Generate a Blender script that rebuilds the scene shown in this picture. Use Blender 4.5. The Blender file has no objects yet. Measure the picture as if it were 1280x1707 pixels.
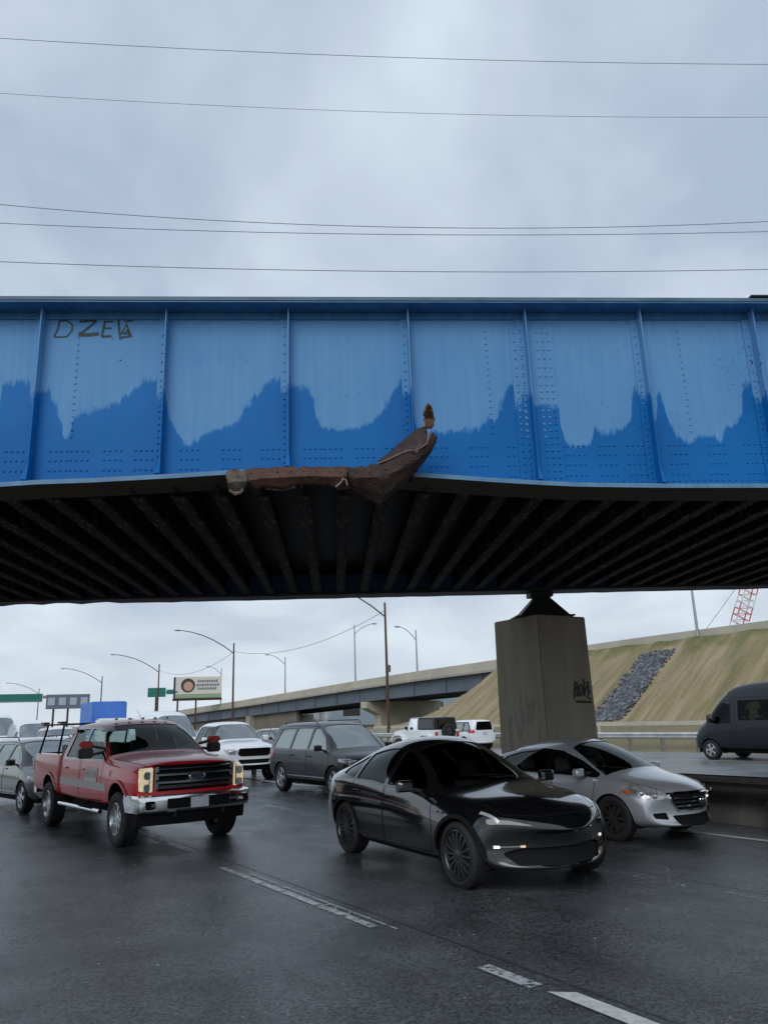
import bpy, bmesh, math, random
import numpy as np
from mathutils import Vector, Matrix
from mathutils.bvhtree import BVHTree
random.seed(7); np.random.seed(7)
scene = bpy.context.scene
COL = scene.collection
R_ = math.radians

# ------------------------------------------------------------------ camera, sky, sun, exposure
PITCH, ROLL, FPX, CAM_H = R_(14.9), R_(1.88), 1290.0, 1.9
fw = Vector((0, math.cos(PITCH), math.sin(PITCH)))
r0 = Vector((1, 0, 0)); u0 = r0.cross(fw)
rr = r0*math.cos(ROLL) - u0*math.sin(ROLL)
uu = u0*math.cos(ROLL) + r0*math.sin(ROLL)
cam_data = bpy.data.cameras.new('camera')
cam = bpy.data.objects.new('camera', cam_data); COL.objects.link(cam)
cam.matrix_world = Matrix(((rr.x, uu.x, -fw.x, 0), (rr.y, uu.y, -fw.y, 0), (rr.z, uu.z, -fw.z, CAM_H), (0, 0, 0, 1)))
cam_data.sensor_fit = 'VERTICAL'; cam_data.sensor_height = 36.0
cam_data.lens = FPX/1707.0*36.0
cam_data.clip_start = 0.05; cam_data.clip_end = 6000
scene.camera = cam

SUN_EL, SUN_AZ = R_(36), R_(200)      # azimuth measured clockwise from +Y
world = bpy.data.worlds.new('World'); scene.world = world; world.use_nodes = True
wn, wl = world.node_tree.nodes, world.node_tree.links
for n in list(wn): wn.remove(n)
def W(t, **k):
    n = wn.new(t)
    for a, b in k.items(): setattr(n, a, b)
    return n
wout = W('ShaderNodeOutputWorld'); sky = W('ShaderNodeTexSky', sky_type='NISHITA')
sky.sun_disc = False; sky.sun_elevation = SUN_EL; sky.sun_rotation = SUN_AZ
bg1 = W('ShaderNodeBackground'); bg1.inputs[1].default_value = 0.05
wl.new(sky.outputs[0], bg1.inputs[0])
tc = W('ShaderNodeTexCoord'); sp = W('ShaderNodeSeparateXYZ'); wl.new(tc.outputs['Generated'], sp.inputs[0])
zz = W('ShaderNodeMath', operation='ADD'); zz.inputs[1].default_value = 0.30
za = W('ShaderNodeMath', operation='MAXIMUM'); za.inputs[1].default_value = 0.0
wl.new(sp.outputs['Z'], za.inputs[0]); wl.new(za.outputs[0], zz.inputs[0])
dx = W('ShaderNodeMath', operation='DIVIDE'); dy = W('ShaderNodeMath', operation='DIVIDE')
wl.new(sp.outputs['X'], dx.inputs[0]); wl.new(zz.outputs[0], dx.inputs[1])
wl.new(sp.outputs['Y'], dy.inputs[0]); wl.new(zz.outputs[0], dy.inputs[1])
cb = W('ShaderNodeCombineXYZ'); wl.new(dx.outputs[0], cb.inputs[0]); wl.new(dy.outputs[0], cb.inputs[1])
n1 = W('ShaderNodeTexNoise'); n1.inputs['Scale'].default_value = 1.9; n1.inputs['Detail'].default_value = 5; n1.inputs['Roughness'].default_value = 0.5; n1.inputs['Distortion'].default_value = 0.3
n2 = W('ShaderNodeTexNoise'); n2.inputs['Scale'].default_value = 0.55; n2.inputs['Detail'].default_value = 3
wl.new(cb.outputs[0], n1.inputs['Vector']); wl.new(cb.outputs[0], n2.inputs['Vector'])
mx = W('ShaderNodeMix', data_type='FLOAT'); mx.inputs[0].default_value = 0.35
wl.new(n1.outputs[0], mx.inputs[2]); wl.new(n2.outputs[0], mx.inputs[3])
cr = W('ShaderNodeValToRGB'); wl.new(mx.outputs[0], cr.inputs[0])
e = cr.color_ramp.elements
e[0].position = 0.41; e[0].color = (0.43, 0.53, 0.67, 1)
e[1].position = 0.59; e[1].color = (0.72, 0.85, 0.95, 1)
em = e.new(0.5); em.color = (0.57, 0.665, 0.79, 1)
hz = W('ShaderNodeMapRange'); wl.new(za.outputs[0], hz.inputs[0])      # thinner, brighter cloud towards the horizon
hz.inputs[1].default_value = 0.0; hz.inputs[2].default_value = 0.22; hz.inputs[3].default_value = 0.6; hz.inputs[4].default_value = 0.0
mc = W('ShaderNodeMix', data_type='RGBA'); wl.new(hz.outputs[0], mc.inputs[0]); wl.new(cr.outputs[0], mc.inputs[6]); mc.inputs[7].default_value = (0.80, 0.87, 0.91, 1)
bg2 = W('ShaderNodeBackground'); bg2.inputs[1].default_value = 1.0; wl.new(mc.outputs[2], bg2.inputs[0])
ms = W('ShaderNodeMixShader'); ms.inputs[0].default_value = 0.97
wl.new(bg1.outputs[0], ms.inputs[1]); wl.new(bg2.outputs[0], ms.inputs[2]); wl.new(ms.outputs[0], wout.inputs[0])

sd = bpy.data.lights.new('sun', 'SUN'); sd.energy = 1.3; sd.angle = R_(40); sd.color = (1, 0.97, 0.93)
sun = bpy.data.objects.new('sun', sd); COL.objects.link(sun)
sv = Vector((math.sin(SUN_AZ)*math.cos(SUN_EL), math.cos(SUN_AZ)*math.cos(SUN_EL), math.sin(SUN_EL)))
sun.rotation_euler = sv.to_track_quat('Z', 'Y').to_euler()
scene.view_settings.view_transform = 'Standard'; scene.view_settings.look = 'None'
scene.view_settings.exposure = 0.0; scene.view_settings.gamma = 1.0; scene.view_settings.use_curve_mapping = False
scene.render.engine = 'CYCLES'
scene.render.resolution_x = 767; scene.render.resolution_y = 1024

# ------------------------------------------------------------------ materials
def mat(name, col=(.5, .5, .5), rough=.5, metal=0., spec=.5, coat=0., emit=None, estr=0.,
        noise=None, nscale=8., nmix=.5, bump=0., bscale=40., rvar=0., stretch=(1, 1, 1), detail=6, back=None, coords='Object', rscale=None):
    m = bpy.data.materials.new(name); m.use_nodes = True
    N, L = m.node_tree.nodes, m.node_tree.links
    b = N['Principled BSDF']
    b.inputs['Base Color'].default_value = (*col, 1); b.inputs['Roughness'].default_value = rough
    b.inputs['Metallic'].default_value = metal; b.inputs['Specular IOR Level'].default_value = spec
    if coat: b.inputs['Coat Weight'].default_value = coat; b.inputs['Coat Roughness'].default_value = .04
    if emit: b.inputs['Emission Color'].default_value = (*emit, 1); b.inputs['Emission Strength'].default_value = estr
    if noise or bump or rvar:
        t = N.new('ShaderNodeTexCoord'); mp = N.new('ShaderNodeMapping'); mp.inputs['Scale'].default_value = stretch
        L.new(t.outputs[coords], mp.inputs[0])
        nz = N.new('ShaderNodeTexNoise'); nz.inputs['Scale'].default_value = nscale; nz.inputs['Detail'].default_value = detail; nz.inputs['Roughness'].default_value = .6
        L.new(mp.outputs[0], nz.inputs['Vector'])
        if noise:
            r = N.new('ShaderNodeValToRGB'); L.new(nz.outputs[0], r.inputs[0])
            a = .5-.28*nmix; r.color_ramp.elements[0].position = a; r.color_ramp.elements[1].position = 1-a
            r.color_ramp.elements[0].color = (*col, 1); r.color_ramp.elements[1].color = (*noise, 1)
            L.new(r.outputs[0], b.inputs['Base Color'])
        if rvar:
            q = N.new('ShaderNodeTexNoise'); q.inputs['Scale'].default_value = rscale or nscale*.7; L.new(mp.outputs[0], q.inputs['Vector'])
            mr = N.new('ShaderNodeMapRange'); L.new(q.outputs[0], mr.inputs[0]); mr.inputs[1].default_value = .35; mr.inputs[2].default_value = .65
            mr.inputs[3].default_value = max(.02, rough-rvar); mr.inputs[4].default_value = min(1, rough+rvar); L.new(mr.outputs[0], b.inputs['Roughness'])
        if bump:
            q = N.new('ShaderNodeTexNoise'); q.inputs['Scale'].default_value = bscale; q.inputs['Detail'].default_value = 4; L.new(t.outputs[coords], q.inputs['Vector'])
            bp = N.new('ShaderNodeBump'); bp.inputs['Strength'].default_value = bump; bp.inputs['Distance'].default_value = .01
            L.new(q.outputs[0], bp.inputs['Height']); L.new(bp.outputs[0], b.inputs['Normal'])
    if back:
        out = N['Material Output']; g = N.new('ShaderNodeNewGeometry'); d = N.new('ShaderNodeBsdfDiffuse'); d.inputs[0].default_value = (*back, 1)
        x = N.new('ShaderNodeMixShader'); L.new(g.outputs['Backfacing'], x.inputs[0]); L.new(b.outputs[0], x.inputs[1]); L.new(d.outputs[0], x.inputs[2])
        L.new(x.outputs[0], out.inputs[0])
    return m

def glass_mat(name, tint=.25, col=(.8, .9, .88), base=.25):
    m = bpy.data.materials.new(name); m.use_nodes = True
    N, L = m.node_tree.nodes, m.node_tree.links; N.clear()
    o = N.new('ShaderNodeOutputMaterial'); t = N.new('ShaderNodeBsdfTransparent'); t.inputs[0].default_value = (tint*col[0], tint*col[1], tint*col[2], 1)
    g = N.new('ShaderNodeBsdfGlossy'); g.inputs['Roughness'].default_value = .02; g.inputs[0].default_value = (.95, 1, 1, 1)
    f = N.new('ShaderNodeLayerWeight'); f.inputs[0].default_value = base
    x = N.new('ShaderNodeMixShader'); L.new(f.outputs['Fresnel'], x.inputs[0]); L.new(t.outputs[0], x.inputs[1]); L.new(g.outputs[0], x.inputs[2]); L.new(x.outputs[0], o.inputs[0])
    return m

# ------------------------------------------------------------------ mesh builder
class MB:
    def __init__(s): s.v = []; s.f = []; s.m = []
    def add(s, vs, fs, mi=0):
        o = len(s.v); s.v += [tuple(p) for p in vs]; s.f += [tuple(i+o for i in f) for f in fs]; s.m += [mi]*len(fs); return s
    def box(s, x0, x1, y0, y1, z0, z1, mi=0, M=None):
        v = [(x, y, z) for x in (x0, x1) for y in (y0, y1) for z in (z0, z1)]
        if M: v = [M @ Vector(p) for p in v]
        return s.add(v, [(0, 1, 3, 2), (4, 6, 7, 5), (0, 4, 5, 1), (2, 3, 7, 6), (0, 2, 6, 4), (1, 5, 7, 3)], mi)
    def bar(s, a, b, w, h, mi=0, up=(0, 0, 1)):
        a, b = Vector(a), Vector(b); d = b-a; L = d.length; d.normalize(); up = Vector(up)
        x = d.cross(up)
        if x.length < 1e-4: x = d.cross(Vector((1, 0, 0)))
        x.normalize(); y = x.cross(d)
        M = Matrix((( d.x, x.x, y.x, a.x), (d.y, x.y, y.y, a.y), (d.z, x.z, y.z, a.z), (0, 0, 0, 1)))
        return s.box(0, L, -w/2, w/2, -h/2, h/2, mi, M)
    def tube(s, pts, r, n=8, mi=0, caps=True, r1=None):
        pts = [Vector(p) for p in pts]; K = len(pts); rings = []; prev = None
        for i, p in enumerate(pts):
            d = (pts[min(i+1, K-1)]-pts[max(i-1, 0)]).normalized()
            if prev is None:
                a = d.cross(Vector((0, 0, 1)));
                if a.length < 1e-3: a = d.cross(Vector((1, 0, 0)))
                a.normalize()
            else: a = (prev - d*prev.dot(d)).normalized()
            prev = a; b = d.cross(a); ri = r if r1 is None else r+(r1-r)*i/(K-1)
            rings.append([p + (a*math.cos(2*math.pi*k/n)+b*math.sin(2*math.pi*k/n))*ri for k in range(n)])
        v = [q for g in rings for q in g]; f = []
        for i in range(K-1):
            for k in range(n): f.append((i*n+k, i*n+(k+1) % n, (i+1)*n+(k+1) % n, (i+1)*n+k))
        if caps: f += [tuple(range(n))[::-1], tuple((K-1)*n+k for k in range(n))]
        return s.add(v, f, mi)
    def lathe(s, prof, c=(0, 0, 0), axis='y', n=32, mi=0, sgn=1):
        # prof: list of (a, r) a along axis
        v = []; f = []; K = len(prof)
        for a, r in prof:
            for k in range(n):
                t = 2*math.pi*k/n; x, z = r*math.cos(t), r*math.sin(t)
                v.append((c[0]+x, c[1]+a*sgn, c[2]+z) if axis == 'y' else (c[0]+x, c[1]+z, c[2]+a) if axis == 'z' else (c[0]+a, c[1]+x, c[2]+z))
        for i in range(K-1):
            for k in range(n): f.append((i*n+k, i*n+(k+1) % n, (i+1)*n+(k+1) % n, (i+1)*n+k))
        return s.add(v, f, mi)
    def prism(s, poly, a, b, plane='xz', mi=0):
        # extrude 2D polygon between a and b along the missing axis
        def P(p, t): return {'xz': (p[0], t, p[1]), 'xy': (p[0], p[1], t), 'yz': (t, p[0], p[1])}[plane]
        n = len(poly); v = [P(p, a) for p in poly]+[P(p, b) for p in poly]
        f = [tuple(range(n)), tuple(range(2*n-1, n-1, -1))]+[(i, i+n, (i+1) % n+n, (i+1) % n) for i in range(n)]
        return s.add(v, f, mi)
    def ribbon(s, pts, w, nrm, mi=0, off=0.0):
        pts = [Vector(p) for p in pts]; nrm = Vector(nrm).normalized(); v = []; f = []
        for i, p in enumerate(pts):
            d = (pts[min(i+1, len(pts)-1)]-pts[max(i-1, 0)]).normalized(); c = nrm.cross(d).normalized()*w/2
            v += [p+c+nrm*off, p-c+nrm*off]
        for i in range(len(pts)-1): f.append((2*i, 2*i+1, 2*i+3, 2*i+2))
        return s.add(v, f, mi)
    def build(s, name, mats, parent=None, smooth=False, fix=True, bevel=0, loc=None, rotz=0, label=None, cat=None, group=None, kind=None, link=True):
        me = bpy.data.meshes.new(name); me.from_pydata(s.v, [], s.f); me.update()
        if not isinstance(mats, (list, tuple)): mats = [mats]
        for m in mats: me.materials.append(m)
        me.polygons.foreach_set('material_index', s.m)
        if fix:
            bm = bmesh.new(); bm.from_mesh(me); bmesh.ops.recalc_face_normals(bm, faces=bm.faces); bm.to_mesh(me); bm.free()
        if bevel:
            bm = bmesh.new(); bm.from_mesh(me); bmesh.ops.bevel(bm, geom=[e for e in bm.edges if len(e.link_faces) == 2 and e.calc_face_angle(0) > .5], offset=bevel, segments=2, affect='EDGES', clamp_overlap=True); bm.to_mesh(me); bm.free()
        if smooth:
            me.polygons.foreach_set('use_smooth', [True]*len(me.polygons)); me.set_sharp_from_angle(angle=R_(38))
        o = bpy.data.objects.new(name, me); COL.objects.link(o)
        if parent: o.parent = parent
        if loc is not None: o.location = loc
        o.rotation_euler.z = rotz
        tag(o, label, cat, group, kind)
        return o
def tag(o, label=None, cat=None, group=None, kind=None):
    if label: o['label'] = label
    if cat: o['category'] = cat
    if group: o['group'] = group
    if kind: o['kind'] = kind
    return o
def empty(name, label=None, cat=None, loc=(0, 0, 0), rotz=0, group=None):
    o = bpy.data.objects.new(name, None); COL.objects.link(o); o.location = loc; o.rotation_euler.z = rotz; o.empty_display_size = .3
    return tag(o, label, cat, group)
def copy_tree(o, parent=None):
    c = o.copy(); COL.objects.link(c); c.parent = parent
    if parent: c.matrix_parent_inverse = o.matrix_parent_inverse.copy()
    for ch in list(o.children): copy_tree(ch, c)
    return c

# frames: ROAD (s along the road away from the camera, o across to the right), BRIDGE (t along, n across)
RA = R_(32.5)
SV = Vector((-math.sin(RA), math.cos(RA), 0)); OV = Vector((math.cos(RA), math.sin(RA), 0))
def rp(s, o, z=0): return SV*s+OV*o+Vector((0, 0, z))
BRZ = R_(3.85)
def px_ray(x, y): return (fw*FPX + rr*(x-640)+uu*(853.5-y)).normalized()
def px_bridge(x, y, D):            # a point on the vertical plane n = D of the bridge frame, in that frame
    d = px_ray(x, y); n = Vector((-math.sin(BRZ), math.cos(BRZ), 0)); t = Vector((math.cos(BRZ), math.sin(BRZ), 0))
    q = d*(D/d.dot(n)); return Vector((q.dot(t), D, q.z+CAM_H))
# ------------------------------------------------------------------ setting: ground, roads, markings
M_GRASS = mat('grass_soil', (.10, .085, .045), .9, noise=(.16, .15, .07), nscale=.7, bump=.6, bscale=6)
M_ASPH = mat('wet_asphalt', (.032, .034, .038), .23, noise=(.060, .063, .068), nscale=1.1, rvar=.13, rscale=.5, bump=.6, bscale=110, spec=.6)
def grain(m):
    N, L = m.node_tree.nodes, m.node_tree.links; b = N['Principled BSDF']; src = b.inputs['Base Color'].links[0].from_socket
    t = N.new('ShaderNodeTexCoord'); v = N.new('ShaderNodeTexVoronoi'); v.inputs['Scale'].default_value = 48; L.new(t.outputs['Object'], v.inputs['Vector'])
    r = N.new('ShaderNodeMapRange'); L.new(v.outputs['Color'], r.inputs[0]); r.inputs[3].default_value = .25; r.inputs[4].default_value = 2.2
    mp = N.new('ShaderNodeMapping'); mp.inputs['Rotation'].default_value = (0, 0, -RA); L.new(t.outputs['Object'], mp.inputs[0])
    mq = N.new('ShaderNodeMapping'); mq.inputs['Scale'].default_value = (1.1, .06, 1); L.new(mp.outputs[0], mq.inputs[0])
    n = N.new('ShaderNodeTexNoise'); n.inputs['Scale'].default_value = 1.2; n.inputs['Detail'].default_value = 4; L.new(mq.outputs[0], n.inputs['Vector'])   # wheel tracks along the lanes
    q = N.new('ShaderNodeMapRange'); L.new(n.outputs[0], q.inputs[0]); q.inputs[1].default_value = .3; q.inputs[2].default_value = .7; q.inputs[3].default_value = .75; q.inputs[4].default_value = 1.3
    k = N.new('ShaderNodeMath'); k.operation = 'MULTIPLY'; L.new(r.outputs[0], k.inputs[0]); L.new(q.outputs[0], k.inputs[1])
    x = N.new('ShaderNodeMix'); x.data_type = 'RGBA'; x.blend_type = 'MULTIPLY'; x.inputs[0].default_value = 1; L.new(src, x.inputs[6]); L.new(k.outputs[0], x.inputs[7]); L.new(x.outputs[2], b.inputs['Base Color'])
    rs = b.inputs['Roughness'].links[0].from_socket; a = N.new('ShaderNodeMath'); a.operation = 'MULTIPLY_ADD'; L.new(n.outputs[0], a.inputs[0]); a.inputs[1].default_value = .5
    z = N.new('ShaderNodeMath'); z.operation = 'SUBTRACT'; L.new(rs, z.inputs[0]); z.inputs[1].default_value = .25; L.new(z.outputs[0], a.inputs[2]); L.new(a.outputs[0], b.inputs['Roughness'])
grain(M_ASPH)
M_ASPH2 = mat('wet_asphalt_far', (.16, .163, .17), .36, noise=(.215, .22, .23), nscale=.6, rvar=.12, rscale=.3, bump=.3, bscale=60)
M_PAINT = mat('road_paint', (.62, .62, .60), .45, noise=(.42, .42, .41), nscale=14, bump=.3, bscale=90)
def worn_paint(name, thr):
    m = mat(name, (.40, .41, .42), .35)
    N, L = m.node_tree.nodes, m.node_tree.links; b = N['Principled BSDF']
    t = N.new('ShaderNodeTexCoord'); n = N.new('ShaderNodeTexNoise'); n.inputs['Scale'].default_value = 9; n.inputs['Detail'].default_value = 8; n.inputs['Roughness'].default_value = .75
    L.new(t.outputs['Object'], n.inputs['Vector']); r = N.new('ShaderNodeValToRGB'); L.new(n.outputs[0], r.inputs[0])
    r.color_ramp.elements[0].position = thr; r.color_ramp.elements[1].position = thr+.08
    L.new(r.outputs[0], b.inputs['Alpha']); return m
M_WORN = worn_paint('worn_road_paint', .42)
M_WORN2 = worn_paint('faint_road_paint', .56)
M_CONC = mat('concrete', (.36, .34, .30), .85, noise=(.27, .255, .225), nscale=1.5, bump=.25, bscale=30)
M_CONC_L = mat('pale_concrete', (.52, .49, .42), .85, noise=(.42, .40, .35), nscale=.8, bump=.2, bscale=20)
M_STEEL = mat('galvanised_steel', (.42, .44, .45), .45, metal=.7, noise=(.30, .31, .32), nscale=3)
M_RUST = mat('rusty_steel', (.11, .055, .035), .75, metal=.2, noise=(.05, .03, .025), nscale=9, bump=.5, bscale=50)
M_POLE = mat('brown_weathered_steel', (.075, .045, .035), .7, metal=.2)
M_DARK = mat('dark_steel', (.018, .018, .02), .6)
M_BLACK = mat('black_plastic', (.012, .012, .013), .45)

def sheet(name, quads, m, kind='structure', label=None, cat=None, z=0.):
    b = MB()
    for q in quads: b.add([rp(s, o, zz_ if zz_ is not None else z) for s, o, zz_ in q], [tuple(range(len(q)))])
    return b.build(name, m, fix=False, kind=kind, label=label, cat=cat)
def rect(s0, s1, o0, o1, z): return [(s0, o0, z), (s0, o1, z), (s1, o1, z), (s1, o0, z)]

# ground: one sheet reaching the horizon, a bank rising to the ramp on the far side
def crest(s):      # crest height of the ramp embankment along the road
    pts = [(-400, 7.2), (28, 6.5), (43, 6.42), (53, 6.1), (57, 4.2), (63, 1.1), (400, 1.0)]
    for (a, za_), (b, zb_) in zip(pts, pts[1:]):
        if s <= b: return za_+(zb_-za_)*(s-a)/(b-a)
    return 1.0
def bank_z(s, o):
    prof = [(-2000, -.03), (30.6, -.03), (32.5, .45), (37.6, 1.0), (37.9, 1.0), (45.4, 6.42), (57, 6.42), (66, 1.0), (2500, 1.0)]
    for (a, za_), (b, zb_) in zip(prof, prof[1:]):
        if o <= b:
            z = za_+(zb_-za_)*(o-a)/(b-a); break
    c = crest(s)
    if z > 1.0: z = 1.0+(z-1.0)*(c-1.0)/5.42
    return z
ss = [-600, -200, -60]+[x for x in range(-20, 71, 1)]+[75, 80, 90, 100, 120, 160, 240, 400, 700, 1200, 2500]
oo = [-1200, -400, -120, -60, -30, -18, -9, 0, 10, 20, 29.5, 30.6, 31.5, 32.5, 34, 36, 37.6, 37.9]+[38.5+.75*k for k in range(10)]+[45.4, 47, 52, 57, 61, 66, 75, 100, 160, 300, 700, 2500]
b = MB(); vs = []
for i, s in enumerate(ss):
    for j, o in enumerate(oo):
        z = bank_z(s, o)
        if 37.9 < o < 66 and z > 1.05: z += random.uniform(-.05, .05)
        if o > 37 and s > 63: z = min(z, 1.0)
        vs.append(rp(s, o, z))
J = len(oo); b.add(vs, [(i*J+j, i*J+j+1, (i+1)*J+j+1, (i+1)*J+j) for i in range(len(ss)-1) for j in range(J-1)])
M_BANK = mat('dry_grass_bank', (.20, .165, .085), .95, noise=(.31, .24, .15), nscale=.35, bump=.9, bscale=9, nmix=.7)
def bank_material():
    m = M_BANK; N, L = m.node_tree.nodes, m.node_tree.links; bs = N['Principled BSDF']
    t = N.new('ShaderNodeTexCoord'); mp = N.new('ShaderNodeMapping'); mp.inputs['Rotation'].default_value = (0, 0, -RA)
    L.new(t.outputs['Object'], mp.inputs[0])
    mp2 = N.new('ShaderNodeMapping'); mp2.inputs['Scale'].default_value = (.10, .9, .10); L.new(mp.outputs[0], mp2.inputs[0])   # streaks run down the slope
    n = N.new('ShaderNodeTexNoise'); n.inputs['Scale'].default_value = 1.3; n.inputs['Detail'].default_value = 8; n.inputs['Roughness'].default_value = .65; L.new(mp2.outputs[0], n.inputs['Vector'])
    r = N.new('ShaderNodeValToRGB'); L.new(n.outputs[0], r.inputs[0]); E = r.color_ramp.elements
    E[0].position = .34; E[0].color = (.15, .135, .06, 1); E[1].position = .68; E[1].color = (.37, .28, .18, 1); q = E.new(.5); q.color = (.25, .20, .11, 1)
    # green near the crest
    sx = N.new('ShaderNodeSeparateXYZ'); L.new(t.outputs['Object'], sx.inputs[0])
    n3 = N.new('ShaderNodeTexNoise'); n3.inputs['Scale'].default_value = .5; n3.inputs['Detail'].default_value = 6; L.new(t.outputs['Object'], n3.inputs['Vector'])
    ad = N.new('ShaderNodeMath'); ad.operation = 'MULTIPLY_ADD'; L.new(n3.outputs[0], ad.inputs[0]); ad.inputs[1].default_value = 5.; L.new(sx.outputs['Z'], ad.inputs[2])
    mr = N.new('ShaderNodeMapRange'); L.new(ad.outputs[0], mr.inputs[0]); mr.inputs[1].default_value = 8.0; mr.inputs[2].default_value = 9.4
    x = N.new('ShaderNodeMix'); x.data_type = 'RGBA'; L.new(mr.outputs[0], x.inputs[0]); L.new(r.outputs[0], x.inputs[6]); x.inputs[7].default_value = (.105, .115, .035, 1)
    # green verge on the low ground
    mr2 = N.new('ShaderNodeMapRange'); L.new(sx.outputs['Z'], mr2.inputs[0]); mr2.inputs[1].default_value = 1.25; mr2.inputs[2].default_value = 1.0
    x2 = N.new('ShaderNodeMix'); x2.data_type = 'RGBA'; L.new(mr2.outputs[0], x2.inputs[0]); L.new(x.outputs[2], x2.inputs[6])
    r2 = N.new('ShaderNodeValToRGB'); L.new(n3.outputs[0], r2.inputs[0]); r2.color_ramp.elements[0].position = .4; r2.color_ramp.elements[1].position = .6
    r2.color_ramp.elements[0].color = (.16, .15, .08, 1); r2.color_ramp.elements[1].color = (.20, .155, .09, 1)
    L.new(r2.outputs[0], x2.inputs[7]); L.new(x2.outputs[2], bs.inputs['Base Color'])
bank_material()
ground = b.build('ground', M_BANK, fix=False, smooth=False, kind='structure')

sheet('road', [rect(-60, 400, -9, 12.9, 0.0)], M_ASPH)
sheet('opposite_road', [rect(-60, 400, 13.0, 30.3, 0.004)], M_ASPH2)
def poly_sheet(name, rects, m, label, cat='road marking', group=None):
    bb = MB()
    for q in rects: bb.add([rp(s, o, z) for s, o, z in q], [(0, 1, 2, 3)])
    return bb.build(name, m, fix=False, kind='structure')
hw = .065
poly_sheet('lane_marking', [[(4.62, 4.17, .006), (4.48, 4.32, .006), (1.2, 4.27, .006), (1.2, 4.12, .006)]], M_PAINT, '')
poly_sheet('worn_lane_marking', [rect(6.9, 10.9, 4.09, 4.18, .006), rect(6.7, 10.2, 4.25, 4.275, .006), rect(4.75, 5.35, 4.12, 4.25, .006), rect(12.6, 16.6, 4.2, 4.35, .006), rect(24, 27, 4.2, 4.32, .006), rect(16.4, 14.9+3.2, 7.8, 7.93, .006), rect(24, 28, 7.8, 7.95, .006)], M_WORN, '')
poly_sheet('faint_lane_marking', [rect(4.7, 7.6, 7.66, 7.80, .006), rect(4.6, 5.0, 3.86, 3.93, .006), rect(7.1, 8.4, 4.16, 4.27, .0055), rect(8.9, 9.6, 4.0, 4.3, .007)], M_WORN2, '')
poly_sheet('edge_marking', [rect(-5, 120, 10.98, 11.12, .006)], M_PAINT, '')
poly_sheet('opposite_lane_marking', [rect(s, s+3, o, o+.13, .010) for o in (18.5, 22.3, 26.0) for s in range(6, 160, 12)]+[rect(-5, 200, 14.6, 14.75, .010), rect(-5, 200, 29.4, 29.53, .010)], M_PAINT, '')
# asphalt seam beside the lane line
poly_sheet('road_seam', [rect(-3, 60, 4.40, 4.41, .005), rect(-3, 60, 7.98, 7.99, .005)], mat('seam', (.008, .008, .008), .5), '')

# little debris on the road
M_DEBRIS = mat('debris', (.30, .26, .22), .7, noise=(.12, .10, .08), nscale=20)
b = MB()
for k in range(420):
    s, o = random.uniform(2.6, 14), random.uniform(-2, 10); s = 2.6+abs(s-2.6)**1.05
    p = rp(s, o, .002); a = random.uniform(0, 6); r = random.choice([.005, .007, .009, .013, .02])
    b.add([p+Vector((r*math.cos(a+k2*2.1)*random.uniform(.6, 1.2), r*math.sin(a+k2*2.1), 0)) for k2 in range(3)]+[p+Vector((0, 0, r*.5))], [(0, 1, 2), (0, 1, 3), (1, 2, 3), (2, 0, 3)])
b.build('road_debris', M_DEBRIS, kind='stuff', label='small chips of grit and litter scattered on the wet asphalt', cat='debris')

# ------------------------------------------------------------------ median guardrails and barriers
def wbeam(bb, s0, s1, o, zc, side=1, step=4., mi=0):
    prof = [(-.155, .0), (-.12, .04), (-.07, .08), (-.03, .03), (0, .01), (.03, .03), (.07, .08), (.12, .04), (.155, 0)]
    n = max(2, int((s1-s0)/step)); v = []
    for i in range(n+1):
        s = s0+(s1-s0)*i/n
        for dz, d in prof: v.append(rp(s, o+side*d, zc+dz))
    K = len(prof); bb.add(v, [(i*K+j, i*K+j+1, (i+1)*K+j+1, (i+1)*K+j) for i in range(n) for j in range(K-1)], mi)
def guardrail(name, s0, s1, o, zt, face, label, post_m=M_STEEL, rail_m=M_STEEL, zg=0., double=False, group=None, sp=1.905):
    root = empty(name, label, 'guardrail', loc=rp(s0, o, zg), group=group)
    inv = -Vector(root.location)
    bb = MB(); wbeam(bb, s0, s1, o, zt-.16, face)
    if double: wbeam(bb, s0, s1, o-face*.22, zt-.16, -face)
    bb.v = [tuple(Vector(p)+inv) for p in bb.v]
    rl = bb.build('rail', rail_m, root, fix=False)
    n = int((s1-s0)/sp); first = None
    vis = min(n, 46)
    for i in range(vis):
        s = s0+.4+i*sp
        if first is None:
            c = rp(0, 0, 0); M = Matrix.Rotation(RA, 4, 'Z')
            pb = MB(); pb.box(-.075, .075, -.06, -.05, 0, zt-zg-.02, 0, M); pb.box(-.075, .075, .05, .06, 0, zt-zg-.02, 0, M); pb.box(-.005, .005, -.05, .05, 0, zt-zg-.02, 0, M)
            pb.box(-face*.0, -face*.0+.001, -.05, .05, zt-zg-.3, zt-zg-.02, 0, M)
            first = pb.build('post', post_m, root); q = first
        else:
            q = first.copy(); COL.objects.link(q)
        q.location = rp(s, o-face*(.08 if not double else .11), zg)-Vector(root.location)
    return root
guardrail('median_guardrail', -4, 75, 12.02, .78, -1, 'dark weathered guardrail in the median right beside the silver sedan', rail_m=mat('weathered_rail', (.10, .095, .095), .5, metal=.5, noise=(.06, .04, .035), nscale=2), post_m=M_RUST, double=True)
guardrail('roadside_guardrail', -4, 82, 30.75, .86, -1, 'galvanised steel guardrail along the far side of the opposite lanes', rail_m=mat('bright_rail', (.55, .56, .56), .45, metal=.4, noise=(.42, .42, .42), nscale=2), zg=.0)
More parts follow.
